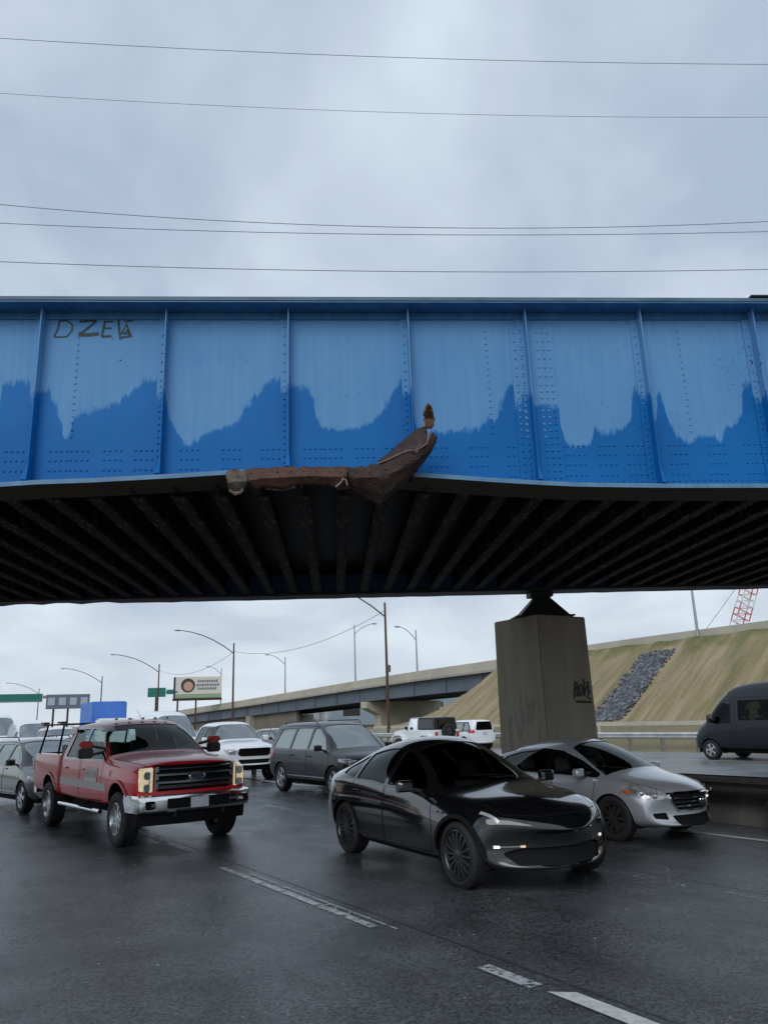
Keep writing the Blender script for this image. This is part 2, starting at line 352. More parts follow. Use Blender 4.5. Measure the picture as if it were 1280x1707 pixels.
# low concrete barrier under the median rail, low wall at the toe of the bank
b = MB(); v = []
prof = [(-.30, 0), (-.28, .08), (-.12, .30), (-.09, .42), (.09, .42), (.12, .30), (.28, .08), (.30, 0)]
for s in (-6, 13.4):
    for d, z in prof: v.append(rp(s, 12.55+d, z))
b.add(v, [(j, j+1, j+9, j+8) for j in range(7)]+[tuple(range(8)), tuple(range(15, 7, -1))])
b.build('concrete_barrier', mat('stained_dark_concrete', (.17, .16, .145), .85, noise=(.07, .065, .06), nscale=2.2, stretch=(1, 1, .4), nmix=.9), label='low grey concrete barrier behind the median guardrail at the right edge', cat='barrier')
b = MB(); v = []
for s in (-6, 62):
    for d, z in [(-.12, .95), (-.12, 1.22), (.12, 1.22), (.12, .95)]: v.append(rp(s, 37.75+d, z))
b.add(v, [(0, 1, 5, 4), (1, 2, 6, 5), (2, 3, 7, 6), (0, 1, 2, 3), (4, 5, 6, 7)])
b.build('kerb_wall', M_CONC_L, label='long low concrete kerb wall at the foot of the dry grass bank', cat='wall')
# far concrete barrier on the verge, left part
b = MB(); v = []
prof = [(-.35, 0), (-.15, .3), (-.1, .95), (.1, .95), (.15, .3), (.35, 0)]
for s in (44, 190):
    for d, z in prof: v.append(rp(s, 31.9+d, z+.15))
b.add(v, [(j, j+1, j+7, j+6) for j in range(5)]+[tuple(range(6)), tuple(range(11, 5, -1))])
b.build('verge_barrier', mat('green_grey_concrete', (.27, .29, .22), .9, noise=(.34, .34, .28), nscale=.6), label='long mossy concrete barrier along the verge below the curved flyover', cat='barrier')
# marker stakes
st = None
for k, s in enumerate((32.6, 31.0, 36.5)):
    if st is None:
        st = MB().box(-.05, .05, -.02, .02, 0, .75).build('marker_post', M_CONC_L, label='short pale marker post on the verge in front of the rock chute', cat='post', group='marker posts on the verge')
        q = st
    else: q = st.copy(); COL.objects.link(q)
    q.location = rp(s, 33.2, .5)

# riprap: loose rocks in a chute down the bank
M_ROCK = [mat('rock_dark', (.035, .04, .05), .8, noise=(.10, .105, .12), nscale=3), mat('rock_light', (.20, .21, .235), .8, noise=(.12, .125, .14), nscale=4)]
b = MB()
for k in range(2600):
    o = random.uniform(38.3, 44.3); s = 35.2+random.gauss(0, .58); s = min(36.6, max(33.9, s)); z = bank_z(s, o)
    r = random.uniform(.07, .19); c = rp(s, o, z+r*.15)
    v = []
    for d in ((1, 0, 0), (-1, 0, 0), (0, 1, 0), (0, -1, 0), (0, 0, 1), (0, 0, -1), (.7, .7, .5), (-.7, .6, .5)): v.append(c+Vector(d)*r*random.uniform(.6, 1.1))
    b.add(v, [(0, 6, 4), (6, 2, 4), (2, 7, 4), (7, 1, 4), (1, 3, 4), (3, 0, 4), (0, 3, 5), (3, 1, 5), (1, 2, 5), (2, 0, 5), (0, 2, 6), (2, 1, 7)], 1 if random.random() < .38 else 0)
b.build('riprap', M_ROCK, kind='stuff', label='chute of broken dark grey rocks running down the grass bank', cat='rocks', fix=True)
# ------------------------------------------------------------------ railway bridge
BR_E, BR_W = 8.15, 8.42      # near edge of the flanges, web plane
ZB, ZT = 4.39, 6.70
FARN = 16.12                  # web plane of the far girder
bridge = empty('railway_bridge', 'blue riveted steel railway bridge with a torn bent lower flange crossing the road', 'bridge', rotz=BRZ)
T0, PW = -3.35, 1.42
stiff_t = [T0+PW*k for k in range(-9, 14)]
TL, TR = stiff_t[0]-.2, stiff_t[-1]+.2
# wet outline on the web, measured in the photograph as points of the real web plane
wet_px = [(0,668),(38,657),(62,676),(80,672),(95,690),(105,706),(108,729),(117,724),(121,695),(160,692),(200,683),(235,665),(258,656),(266,670),(278,690),(290,705),(310,741),(330,735),(350,715),(390,705),(420,680),(445,665),(468,654),(482,660),(495,667),(515,668),(525,690),(535,707),(560,715),(590,712),(620,700),(650,680),(675,652),(684,670),(695,712),(730,715),(780,712),(800,705),(815,693),(822,700),(835,685),(850,666),(862,668),(868,720),(885,735),(915,730),(919,672),(928,690),(938,712),(946,737),(955,742),(985,735),(988,706),(1010,712),(1040,705),(1052,692),(1056,669),(1066,668),(1078,690),(1092,700),(1098,668),(1110,690),(1125,715),(1150,730),(1160,715),(1185,715),(1200,728),(1205,705),(1220,700),(1235,690),(1240,668),(1250,660),(1262,664),(1280,690)]
wet = sorted((px_bridge(x, y, BR_W)[0], px_bridge(x, y, BR_W)[2]) for x, y in wet_px)
wt = np.array([w[0] for w in wet]); wz = np.array([w[1] for w in wet])
def wet_z(t):
    if wt[0] <= t <= wt[-1]: base = float(np.interp(t, wt, wz))
    else:
        u = abs(((t-T0)/PW) % 1-.5)*2; base = 5.05+.45*u**2.2
    return base
def paint_mat():
    m = bpy.data.materials.new('blue_bridge_paint'); m.use_nodes = True
    N, L = m.node_tree.nodes, m.node_tree.links; b = N['Principled BSDF']
    at = N.new('ShaderNodeAttribute'); at.attribute_name = 'damp'
    t = N.new('ShaderNodeTexCoord')
    n = N.new('ShaderNodeTexNoise'); n.inputs['Scale'].default_value = 9; n.inputs['Detail'].default_value = 5; L.new(t.outputs['Object'], n.inputs['Vector'])
    a = N.new('ShaderNodeMath'); a.operation = 'MULTIPLY_ADD'; L.new(n.outputs[0], a.inputs[0]); a.inputs[1].default_value = .09; L.new(at.outputs['Fac'], a.inputs[2])
    mj = N.new('ShaderNodeMapping'); mj.inputs['Scale'].default_value = (30, 30, 5); L.new(t.outputs['Object'], mj.inputs[0]); nj = N.new('ShaderNodeTexNoise'); nj.inputs['Scale'].default_value = 1.; nj.inputs['Detail'].default_value = 3; L.new(mj.outputs[0], nj.inputs['Vector'])
    aj = N.new('ShaderNodeMath'); aj.operation = 'MULTIPLY_ADD'; L.new(nj.outputs[0], aj.inputs[0]); aj.inputs[1].default_value = .11; L.new(a.outputs[0], aj.inputs[2]); aj2 = N.new('ShaderNodeMath'); aj2.operation = 'SUBTRACT'; L.new(aj.outputs[0], aj2.inputs[0]); aj2.inputs[1].default_value = .055; a = aj2
    mr = N.new('ShaderNodeMapRange'); L.new(a.outputs[0], mr.inputs[0]); mr.inputs[1].default_value = .03; mr.inputs[2].default_value = .072
    # dry chalky paint with vertical streaks and patches
    mp = N.new('ShaderNodeMapping'); mp.inputs['Scale'].default_value = (9, 9, .55); L.new(t.outputs['Object'], mp.inputs[0])
    n2 = N.new('ShaderNodeTexNoise'); n2.inputs['Scale'].default_value = 2.2; n2.inputs['Detail'].default_value = 6; L.new(mp.outputs[0], n2.inputs['Vector'])
    r = N.new('ShaderNodeValToRGB'); L.new(n2.outputs[0], r.inputs[0]); E = r.color_ramp.elements
    E[0].position = .22; E[0].color = (.105, .275, .52, 1); E[1].position = .85; E[1].color = (.13, .32, .57, 1)
    n4 = N.new('ShaderNodeTexNoise'); n4.inputs['Scale'].default_value = .8; n4.inputs['Detail'].default_value = 4; L.new(t.outputs['Object'], n4.inputs['Vector'])
    r4 = N.new('ShaderNodeValToRGB'); L.new(n4.outputs[0], r4.inputs[0]); r4.color_ramp.elements[0].position = .35; r4.color_ramp.elements[1].position = .65
    r4.color_ramp.elements[0].color = (.86, .90, .95, 1); r4.color_ramp.elements[1].color = (1.05, 1.0, 1.0, 1)
    mu = N.new('ShaderNodeMix'); mu.data_type = 'RGBA'; mu.blend_type = 'MULTIPLY'; mu.inputs[0].default_value = 1; L.new(r.outputs[0], mu.inputs[6]); L.new(r4.outputs[0], mu.inputs[7])
    # wet paint
    r5 = N.new('ShaderNodeValToRGB'); L.new(n4.outputs[0], r5.inputs[0]); r5.color_ramp.elements[0].position = .35; r5.color_ramp.elements[1].position = .65
    r5.color_ramp.elements[0].color = (.004, .115, .36, 1); r5.color_ramp.elements[1].color = (.007, .145, .43, 1)
    x = N.new('ShaderNodeMix'); x.data_type = 'RGBA'; L.new(mr.outputs[0], x.inputs[0]); L.new(mu.outputs[2], x.inputs[6]); L.new(r5.outputs[0], x.inputs[7])
    # small dark chips and stains
    v = N.new('ShaderNodeTexNoise'); v.inputs['Scale'].default_value = 26; v.inputs['Detail'].default_value = 3; L.new(t.outputs['Object'], v.inputs['Vector'])
    g = N.new('ShaderNodeTexNoise'); g.inputs['Scale'].default_value = 1.3; L.new(t.outputs['Object'], g.inputs['Vector'])
    s = N.new('ShaderNodeMath'); s.operation = 'MULTIPLY_ADD'; L.new(g.outputs[0], s.inputs[0]); s.inputs[1].default_value = .45; L.new(v.outputs[0], s.inputs[2])
    q = N.new('ShaderNodeMapRange'); L.new(s.outputs[0], q.inputs[0]); q.inputs[1].default_value = .955; q.inputs[2].default_value = .985
    x2 = N.new('ShaderNodeMix'); x2.data_type = 'RGBA'; L.new(q.outputs[0], x2.inputs[0]); L.new(x.outputs[2], x2.inputs[6]); x2.inputs[7].default_value = (.03, .045, .07, 1)
    L.new(x2.outputs[2], b.inputs['Base Color'])
    rg = N.new('ShaderNodeMapRange'); L.new(mr.outputs[0], rg.inputs[0]); rg.inputs[3].default_value = .62; rg.inputs[4].default_value = .50; L.new(rg.outputs[0], b.inputs['Roughness']); b.inputs['Specular IOR Level'].default_value = .16
    bp = N.new('ShaderNodeBump'); bp.inputs['Strength'].default_value = .12; bp.inputs['Distance'].default_value = .01; L.new(n4.outputs[0], bp.inputs['Height']); L.new(bp.outputs[0], b.inputs['Normal'])
    return m
M_BLUE = paint_mat()
M_BLUE2 = mat('blue_steel_paint', (.035, .15, .34), .5, noise=(.065, .20, .40), nscale=5, stretch=(1, 1, .4), bump=.1)
M_BLUE3 = mat('grey_blue_flange_paint', (.10, .17, .24), .55, noise=(.05, .10, .17), nscale=4, stretch=(.5, 1, 1))
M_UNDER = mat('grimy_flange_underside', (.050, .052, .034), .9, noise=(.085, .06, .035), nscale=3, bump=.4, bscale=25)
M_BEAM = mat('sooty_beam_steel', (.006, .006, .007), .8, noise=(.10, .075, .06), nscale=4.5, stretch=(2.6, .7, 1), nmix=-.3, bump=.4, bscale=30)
M_GRAF = mat('dark_green_spray_paint', (.012, .03, .03), .6)

def bot_z(t):                  # lower edge of the near girder: struck upwards around the damage
    pts_px = [(0, 804), (60, 800), (150, 797), (300, 789), (420, 781), (500, 778), (600, 778), (700, 788), (760, 792), (830, 797), (900, 801), (960, 804), (1100, 806), (1280, 806)]
    P = [(px_bridge(x, y, BR_E)[0], px_bridge(x, y, BR_E)[2]) for x, y in pts_px]
    return float(np.interp(t, [p[0] for p in P], [p[1] for p in P]))
bz = {}
def BZ(t):
    k = round(t, 3)
    if k not in bz: bz[k] = bot_z(t)
    return bz[k]
ZTOPWEB = ZT-.06
def add_rivet(bb, t, n, z, r=.017, d=-1, h=.010, mi=0, axis='n'):
    K = 7; v = []
    for rad, hh in ((r, 0), (r*.8, h*.65), (r*.35, h)):
        for k in range(K):
            a = 2*math.pi*k/K
            if axis == 'n': v.append((t+rad*math.cos(a), n+d*hh, z+rad*math.sin(a)))
            else: v.append((t+rad*math.cos(a), n+rad*math.sin(a), z+d*hh))
    f = [(i*K+k, i*K+(k+1) % K, (i+1)*K+(k+1) % K, (i+1)*K+k) for i in range(2) for k in range(K)]+[tuple(2*K+k for k in range(K))]
    bb.add(v, f, mi)
def set_damp(o):
    me = o.data; at = me.attributes.new('damp', 'FLOAT', 'POINT')
    at.data.foreach_set('value', [max(-.5, min(.5, wet_z(v.co.x)-v.co.z)) for v in me.vertices])

def build_near_girder():
    web = MB(); ts = []
    t = TL
    while t < TR: ts.append(t); t += .025 if -5.2 < t < 6 else .2
    ts.append(TR)
    for t in ts: pass
    v = []; zs = [None, 5.3, ZTOPWEB]
    for t in ts:
        v += [(t, BR_W, BZ(t)), (t, BR_W, 5.3), (t, BR_W, ZTOPWEB)]
    n = len(ts); web.add(v, [(3*i+j, 3*i+3+j, 3*i+4+j, 3*i+1+j) for i in range(n-1) for j in (0, 1)])
    # rivets
    for k, st in enumerate(stiff_t[:-1]):
        if not (-6.5 < st < 7): continue
        for g in (.20, .36, .62, .86) if k % 2 else (.22, .55, .86):
            for c in range(4):
                tt = st+g*PW+(c-1.5)*.062
                if min(abs(tt-st), abs(tt-st-PW)) < .10: continue
                for z in (4.55, 4.68, 4.80, 4.91):
                    if z > BZ(tt)+.05: add_rivet(web, tt, BR_W, z)
        if abs(st+PW*.42-(px_bridge(128, 620, BR_W)[0])) < .7 or abs(st+PW*.6-px_bridge(813, 620, BR_W)[0]) < .5 or abs(st+PW*.35-px_bridge(1135, 620, BR_W)[0]) < .5:
            xs_ = [px_bridge(x, 620, BR_W)[0] for x in (128, 813, 1137)]
            tt = min(xs_, key=lambda q: abs(q-(st+PW/2)))
            z = 5.08
            while z < 6.40: add_rivet(web, tt, BR_W, z, .016); z += .082
        t = st+.06
        while t < st+PW-.05:
            if t > 1.6 and BZ(t) < 4.47: add_rivet(web, t, BR_W, 4.47, .013)
            t += .075
    sp_t = px_bridge(888, 640, BR_W)[0]
    for c in (-.21, -.14, .07, .14, .21):
        z = 4.52
        while z < 6.42: add_rivet(web, sp_t+.02+c, BR_W-.012, z, .018); z += .083 if z < 5.6 else .115
    o = web.build('plate_girder', [M_BLUE], bridge, fix=False); set_damp(o)
    o.data.polygons.foreach_set('use_smooth', [False]*len(o.data.polygons))
    o['label'] = 'near blue plate girder with wet stains along its lower half'
    return o
girder = build_near_girder()
# splice plate
sp_t = px_bridge(888, 640, BR_W)[0]
b = MB(); v = []; K = 24
for i in range(K+1):
    t = sp_t-.24+.52*i/K; v += [(t, BR_W-.012, 4.45), (t, BR_W-.012, 6.42)]
b.add(v, [(2*i, 2*i+2, 2*i+3, 2*i+1) for i in range(K)])
b.add([(sp_t-.24, BR_W-.012, 4.45), (sp_t-.24, BR_W, 4.45), (sp_t-.24, BR_W, 6.42), (sp_t-.24, BR_W-.012, 6.42)], [(0, 1, 2, 3)])
b.add([(sp_t+.28, BR_W-.012, 4.45), (sp_t+.28, BR_W, 4.45), (sp_t+.28, BR_W, 6.42), (sp_t+.28, BR_W-.012, 6.42)], [(0, 3, 2, 1)])
o = b.build('splice_plate', M_BLUE, girder, fix=False); set_damp(o)
# top flange: cover plate, angle legs with rivets
b = MB(); b.box(TL, TR, BR_E, BR_E+.54, ZT-.045, ZT); b.box(TL, 5.02, BR_E+.02, BR_E+.52, ZT+.001, ZT+.012)
tf = b.build('top_flange', M_BLUE3, girder)
b = MB(); b.box(px_bridge(1250, 495, BR_E)[0], TR, BR_E-.02, BR_E+.56, ZT+.013, ZT+.032)
b.build('cover_plate', M_DARK, girder)
b = MB(); b.box(TL, TR, BR_E+.01, BR_W-.0, ZT-.065, ZT-.046); b.box(TL, TR, BR_W-.02, BR_W-.001, ZT-.155, ZT-.065)
t = -6.5
while t < 7:
    add_rivet(b, t, BR_W-.02, ZT-.095, .013); add_rivet(b, t+.045, BR_W-.02, ZT-.13, .013)
    for nn in (BR_E+.08, BR_E+.15): add_rivet(b, t, nn, ZT-.065, .014, axis='z')
    t += .09
b.build('flange_angle', M_BLUE2, girder)
# stiffeners: angle pairs, riveted leg on the web and an outstanding leg
def stiffener(k, st):
    b = MB(); z0 = BZ(st)+.02; z1 = ZT-.066
    out = .135; face = BR_W-.002
    if k % 2 == 0 or True:
        b.box(st-.085, st+.004, face-.012, face, z0+.02, z1)       # riveted leg
        b.box(st+.004, st+.018, face-out, face, z0+.02, z1)        # outstanding leg
    # foot, bent a little outwards
    b.add([(st+.004, face-out, z0+.20), (st+.018, face-out, z0+.20), (st-.02, face-out-.09, z0+.015), (st+.035, face-out-.075, z0+.015), (st+.004, face, z0), (st+.018, face, z0)],
          [(0, 1, 3, 2), (2, 3, 5, 4), (0, 2, 4), (1, 5, 3)])
    b.box(st-.09, st+.10, face-.14, face, z0, z0+.018)
    if abs(st) < 7:
        z = z0+.12
        while z < z1-.18: add_rivet(b, st-.042, face-.012, z, .017); z += .078 if z < 5.7 else .115
    o = b.build('stiffener', M_BLUE, girder, fix=True); set_damp(o); return o
for k, st in enumerate(stiff_t): stiffener(k, st)
# bottom flange (bent), its torn stretch left open at the damage
td0, td1 = px_bridge(412, 780, BR_E)[0], px_bridge(690, 788, BR_E)[0]
def flange_strip(t0, t1, n0, n1, name, mtop, parent, thick=.05, wob=0., label=None):
    b = MB(); v = []; K = max(2, int((t1-t0)/.08)); 
    for i in range(K+1):
        t = t0+(t1-t0)*i/K; z = BZ(t); wn_ = wob*random.uniform(-1, 1)
        v += [(t, n0+wn_, z-thick), (t, n0+wn_, z), (t, n1, z), (t, n1, z-thick)]
    f = []; ms = []
    for i in range(K):
        a = 4*i; c = a+4
        f += [(a, a+1, c+1, c), (a+1, a+2, c+2, c+1), (a+2, a+3, c+3, c+2), (a+3, a, c, c+3)]; ms += [0, 0, 1, 1]
    f += [(0, 3, 2, 1), (4*K, 4*K+1, 4*K+2, 4*K+3)]; ms += [1, 1]
    b.add(v, f); b.m = ms
    o = b.build(name, mtop, parent, fix=True)
    if label: o['label'] = label
    return o
M_EDGE = mat('pale_blue_edge_paint', (.11, .25, .40), .5, noise=(.07, .18, .33), nscale=5)
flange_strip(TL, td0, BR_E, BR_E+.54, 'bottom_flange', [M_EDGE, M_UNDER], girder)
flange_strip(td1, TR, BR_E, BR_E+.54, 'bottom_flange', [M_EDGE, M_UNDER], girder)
M_TORN = mat('torn_rusty_plate', (.03, .014, .012), .7, noise=(.12, .05, .026), nscale=11, bump=1.2, bscale=38, nmix=.9)
M_TORND = mat('torn_dark_rust', (.014, .009, .009), .7, noise=(.06, .028, .02), nscale=10, bump=1.2, bscale=34, nmix=.8)
M_BREAK = mat('fresh_break_steel', (.30, .22, .19), .5, noise=(.14, .09, .07), nscale=14)
M_FLAKE = mat('flaking_old_paint', (.13, .105, .075), .8, noise=(.05, .04, .03), nscale=12)
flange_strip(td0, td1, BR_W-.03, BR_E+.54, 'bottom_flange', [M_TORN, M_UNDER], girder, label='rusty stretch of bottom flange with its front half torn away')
def CP(cx, cy, D):   # zoom-crop coordinates of the damage to bridge frame
    return px_bridge(330+.3672*cx, 640+.3672*cy, D)
def plate(name, rows, m, thick=.014, parent=girder, edge=None, label=None, sub=4, rag=.009, bend=.008):
    """torn sheet: straight interpolation between the given rows, dented, with ragged free edges"""
    R = np.array([[tuple(p) for p in r] for r in rows]); nr, nc = R.shape[:2]
    def up(A, k):
        out = []
        for i in range(len(A)-1):
            for q in range(k): out.append(A[i]+(A[i+1]-A[i])*q/k)
        out.append(A[-1]); return np.array(out)
    G = up(R, sub); G = up(G.transpose(1, 0, 2), sub).transpose(1, 0, 2); a, b_ = G.shape[:2]
    rs = np.random.RandomState(len(name)+int(abs(R[0, 0, 0])*1000) % 997)
    G[:, :, 1] += rs.uniform(-bend, bend, (a, b_)); G[:, :, 2] += rs.uniform(-bend, bend, (a, b_))*.4
    for i in (0, a-1): G[i, :, 2] += rs.uniform(-rag, rag, b_)*(1+2*(rs.rand(b_) > .85))
    for j in (0, b_-1): G[:, j, 0] += rs.uniform(-rag, rag, a)
    bb = MB(); v = [tuple(p) for p in G.reshape(-1, 3)]
    bb.add(v, [(i*b_+j, i*b_+j+1, (i+1)*b_+j+1, (i+1)*b_+j) for i in range(a-1) for j in range(b_-1)])
    o = bb.build(name, [m, M_BREAK if name == 'torn_plate' else m], parent, smooth=True)
    md = o.modifiers.new('t', 'SOLIDIFY'); md.thickness = thick; md.offset = 0; md.material_offset_rim = 1
    if label: o['label'] = label
    return o
# folded strip of the angle leg hanging below the girder edge
n0 = BR_E-.02
plate('torn_plate', [[CP(x, y, n0) for x, y in ((215, 388), (285, 384), (380, 378), (480, 376), (580, 377), (690, 376))],
                     [CP(x, y, n0-.05) for x, y in ((228, 440), (285, 430), (380, 425), (480, 418), (580, 420), (672, 425))],
                     [CP(x, y, n0+.03) for x, y in ((262, 482), (300, 470), (380, 474), (480, 455), (590, 462), (632, 470))]], M_TORN, label='crumpled rusty flange strip folded down below the girder')
plate('torn_plate', [[CP(x, y, n0+.02) for x, y in ((128, 398), (170, 392), (222, 390))], [CP(x, y, n0-.03) for x, y in ((132, 450), (175, 445), (232, 440))],
                     [CP(x, y, n0+.04) for x, y in ((150, 488), (178, 500), (205, 484))]], M_FLAKE, .02, label='flaking pale flap at the left end of the torn flange')
plate('broken_edge', [[CP(x, y, n0-.012) for x, y in ((143, 478), (165, 492), (190, 488), (205, 478))], [CP(x, y, n0+.005) for x, y in ((147, 492), (168, 503), (192, 500), (206, 488))]], M_BREAK, .012)
plate('broken_edge', [[CP(x, y, n0+.03) for x, y in ((300, 462), (350, 466), (400, 462), (445, 456))], [CP(x, y, n0+.06) for x, y in ((305, 480), (350, 486), (400, 484), (442, 474))]], M_FLAKE, .012)
# the big curl: lower face, upper inner face, bright broken edge between, and the curled tip
low = [[CP(x, y, d) for x, y, d in ((672, 384, n0), (745, 374, n0-.08), (820, 362, n0-.16), (905, 325, n0-.24), (985, 296, n0-.30), (1040, 268, n0-.30), (1062, 215, n0-.28))],
       [CP(x, y, d) for x, y, d in ((676, 425, n0), (745, 425, n0-.10), (830, 425, n0-.18), (920, 385, n0-.24), (1000, 340, n0-.27), (1050, 290, n0-.27), (1078, 232, n0-.26))],
       [CP(x, y, d) for x, y, d in ((690, 455, n0+.04), (765, 480, n0), (850, 500, n0-.08), (930, 440, n0-.14), (1005, 372, n0-.18), (1058, 305, n0-.22), (1082, 245, n0-.22))],
       [CP(x, y, d) for x, y, d in ((735, 480, n0+.20), (765, 520, n0+.16), (825, 545, n0+.06), (905, 475, n0-.02), (980, 405, n0-.10), (1030, 340, n0-.16), (1076, 262, n0-.2))]]
plate('torn_plate', low, M_TORND, .022, label='large rusty flange plate curled up in front of the girder web')
up_ = [[CP(x, y, d) for x, y, d in ((818, 358, n0-.14), (900, 322, n0-.23), (982, 294, n0-.29), (1038, 264, n0-.29))],
       [CP(x, y, d) for x, y, d in ((822, 350, n0-.08), (905, 290, n0-.12), (985, 245, n0-.16), (1045, 225, n0-.2))],
       [CP(x, y, d) for x, y, d in ((830, 345, n0-.02), (910, 278, n0-.04), (985, 215, n0-.08), (1030, 192, n0-.14))]]
plate('torn_plate', up_, M_TORND, .018)
be = MB(); pth = [CP(x, y, d-.018) for x, y, d in ((815, 362, n0-.16), (860, 345, n0-.2), (905, 323, n0-.245), (950, 303, n0-.28), (985, 301, n0-.305), (1015, 288, n0-.31), (1040, 268, n0-.31), (1046, 235, n0-.3), (1055, 205, n0-.29))]
be.tube(pth, .007, 6); be.build('broken_edge', M_BREAK, girder, smooth=True); be = MB(); be.tube([CP(x, y, n0-.25) for x, y in ((1018, 196), (1038, 200), (1060, 200), (1066, 186))], .010, 6)
be.build('broken_edge', M_BREAK, girder, smooth=True); be = MB()
be.tube([CP(x, y, n0-.06) for x, y in ((625, 468), (645, 452), (660, 430), (672, 436), (678, 460))], .011, 6)
be.build('broken_edge', M_BREAK, girder, smooth=True); be = MB()
be.tube([CP(x, y, n0-.31) for x, y in ((978, 302), (992, 310), (1000, 300))], .012, 6)
be.build('broken_edge', M_BREAK, girder, smooth=True)
plate('torn_plate', [[CP(x, y, n0-.27) for x, y in ((1022, 196), (1045, 202), (1070, 190))], [CP(x, y, n0-.24) for x, y in ((1026, 160), (1048, 150), (1072, 160))],
                     [CP(x, y, n0-.30) for x, y in ((1024, 125), (1046, 118), (1064, 122))], [CP(x, y, n0-.34) for x, y in ((1036, 98), (1048, 90), (1060, 96))]], M_TORN, .03, label='curled rusty tip of the torn flange')
hb = MB()
for hx, hy in [(240, 405), (300, 400), (360, 398), (420, 396), (480, 396), (540, 397), (600, 398), (650, 400), (720, 400), (780, 398), (850, 385), (915, 360), (975, 330)]:
    p = CP(hx, hy, n0-.035 if hx < 690 else n0-.10-.16*(hx-690)/290-.02); add_rivet(hb, p[0], p[1], p[2], .013, h=.008)
hb.build('rivet_row', M_RUST, girder)
# stub of rag steel under the tear
plate('torn_plate', [[CP(x, y, n0+.06) for x, y in ((640, 448), (690, 440), (745, 452))], [CP(x, y, n0+.1) for x, y in ((632, 480), (690, 470), (748, 500))]], M_TORN, .02)

# graffiti on the web
gb = MB()
def stroke(bb, pts, w, D=BR_W-.004, mi=0):
    P = [px_bridge(x, y, D) for x, y in pts]; bb.ribbon(P, w, (0, -1, 0), mi)
for pts, w in [([(100, 535), (97, 548), (91, 561)], .022), ([(99, 535), (112, 534), (121, 541), (121, 550), (112, 561), (92, 562)], .02),
               ([(133, 536), (150, 535), (161, 534)], .03), ([(161, 535), (148, 546), (134, 557)], .03), ([(131, 558), (150, 558), (165, 556)], .045),
               ([(176, 535), (173, 548), (170, 561)], .026), ([(176, 536), (190, 536)], .02), ([(173, 547), (187, 547)], .02), ([(170, 561), (186, 560)], .03),
               ([(198, 532), (199, 548), (201, 566)], .026), ([(203, 557), (211, 540), (219, 561), (203, 562)], .03), ([(208, 558), (213, 550), (216, 560)], .04), ([(208, 536), (223, 534)], .02)]: stroke(gb, pts, w)
gb.build('graffiti', M_GRAF, girder, fix=False)

# far girder, floor beams, deck
b = MB(); b.box(TL, TR, FARN, FARN+.014, ZB, ZT-.05); fg = b.build('plate_girder', M_BLUE2, bridge); fg['label'] = 'far plate girder seen only as a dark lower edge'
b = MB(); b.box(TL, TR, FARN-.27, FARN+.27, ZT-.045, ZT); b.build('top_flange', M_BLUE3, fg)
b = MB(); v = []; K = 120
for i in range(K+1):
    t = TL+(TR-TL)*i/K; z = ZB-.012*random.random() if -7 < t < 9 else ZB
    v += [(t, FARN-.27, z), (t, FARN-.27, z+.05), (t, FARN+.27, z+.05), (t, FARN+.27, z+(.03 if -6.6 < t < -4.6 and i % 3 else 0))]
b.add(v, [(4*i+j, 4*i+(j+1) % 4, 4*i+4+(j+1) % 4, 4*i+4+j) for i in range(K) for j in range(4)]); b.build('bottom_flange', M_DARK, fg)
for k, st in enumerate(stiff_t):
    MB().box(st-.006, st+.006, FARN+.015, FARN+.15, ZB+.06, ZT-.06).box(st-.08, st+.006, FARN+.015, FARN+.027, ZB+.06, ZT-.06).build('stiffener', M_BLUE2, fg)
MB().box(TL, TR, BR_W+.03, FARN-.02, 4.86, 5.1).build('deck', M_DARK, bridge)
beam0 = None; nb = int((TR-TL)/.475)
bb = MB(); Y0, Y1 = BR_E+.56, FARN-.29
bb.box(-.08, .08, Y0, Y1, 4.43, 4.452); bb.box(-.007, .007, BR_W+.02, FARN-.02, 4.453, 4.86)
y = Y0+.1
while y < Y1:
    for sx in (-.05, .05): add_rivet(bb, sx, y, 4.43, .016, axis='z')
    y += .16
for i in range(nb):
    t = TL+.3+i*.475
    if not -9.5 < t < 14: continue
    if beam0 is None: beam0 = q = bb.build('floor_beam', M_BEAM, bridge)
    else: q = beam0.copy(); COL.objects.link(q)
    q.location.x = t
# concrete pier: square shaft turned along the road
pw = Vector(rp(0, 0)); _r = px_ray(895, 1024); _q = _r*(11.0/(_r.x*OV.x+_r.y*OV.y)); PTOP = _q.z+CAM_H; pw = Vector((_q.x, _q.y, 0))+OV*.68+SV*.68; pass
# bearing on the pier
pc = Matrix.Rotation(-BRZ, 4, 'Z') @ pw
b = MB(); zt_ = 4.38; zp = PTOP+.03
bx, by = pc.x, FARN+.06
b.box(bx-.24, bx+.24, by-.2, by+.2, zt_-.10, zt_-.012)
b.add([(bx-.12, by-.22, zt_-.10), (bx+.12, by-.22, zt_-.10), (bx+.12, by+.22, zt_-.10), (bx-.12, by+.22, zt_-.10), (bx-.52, by-.34, zp), (bx+.52, by-.34, zp), (bx+.52, by+.34, zp), (bx-.52, by+.34, zp)],
      [(0, 1, 5, 4), (1, 2, 6, 5), (2, 3, 7, 6), (3, 0, 4, 7), (0, 1, 2, 3), (4, 5, 6, 7)])
for sx in (-.3, -.1, .1, .3): b.box(bx+sx-.015, bx+sx+.015, by-.36, by+.36, zp, zp+.10)
b.box(bx-.62, bx+.62, by-.38, by+.38, zp-.03, zp)
b.build('bearing', M_DARK, bridge)

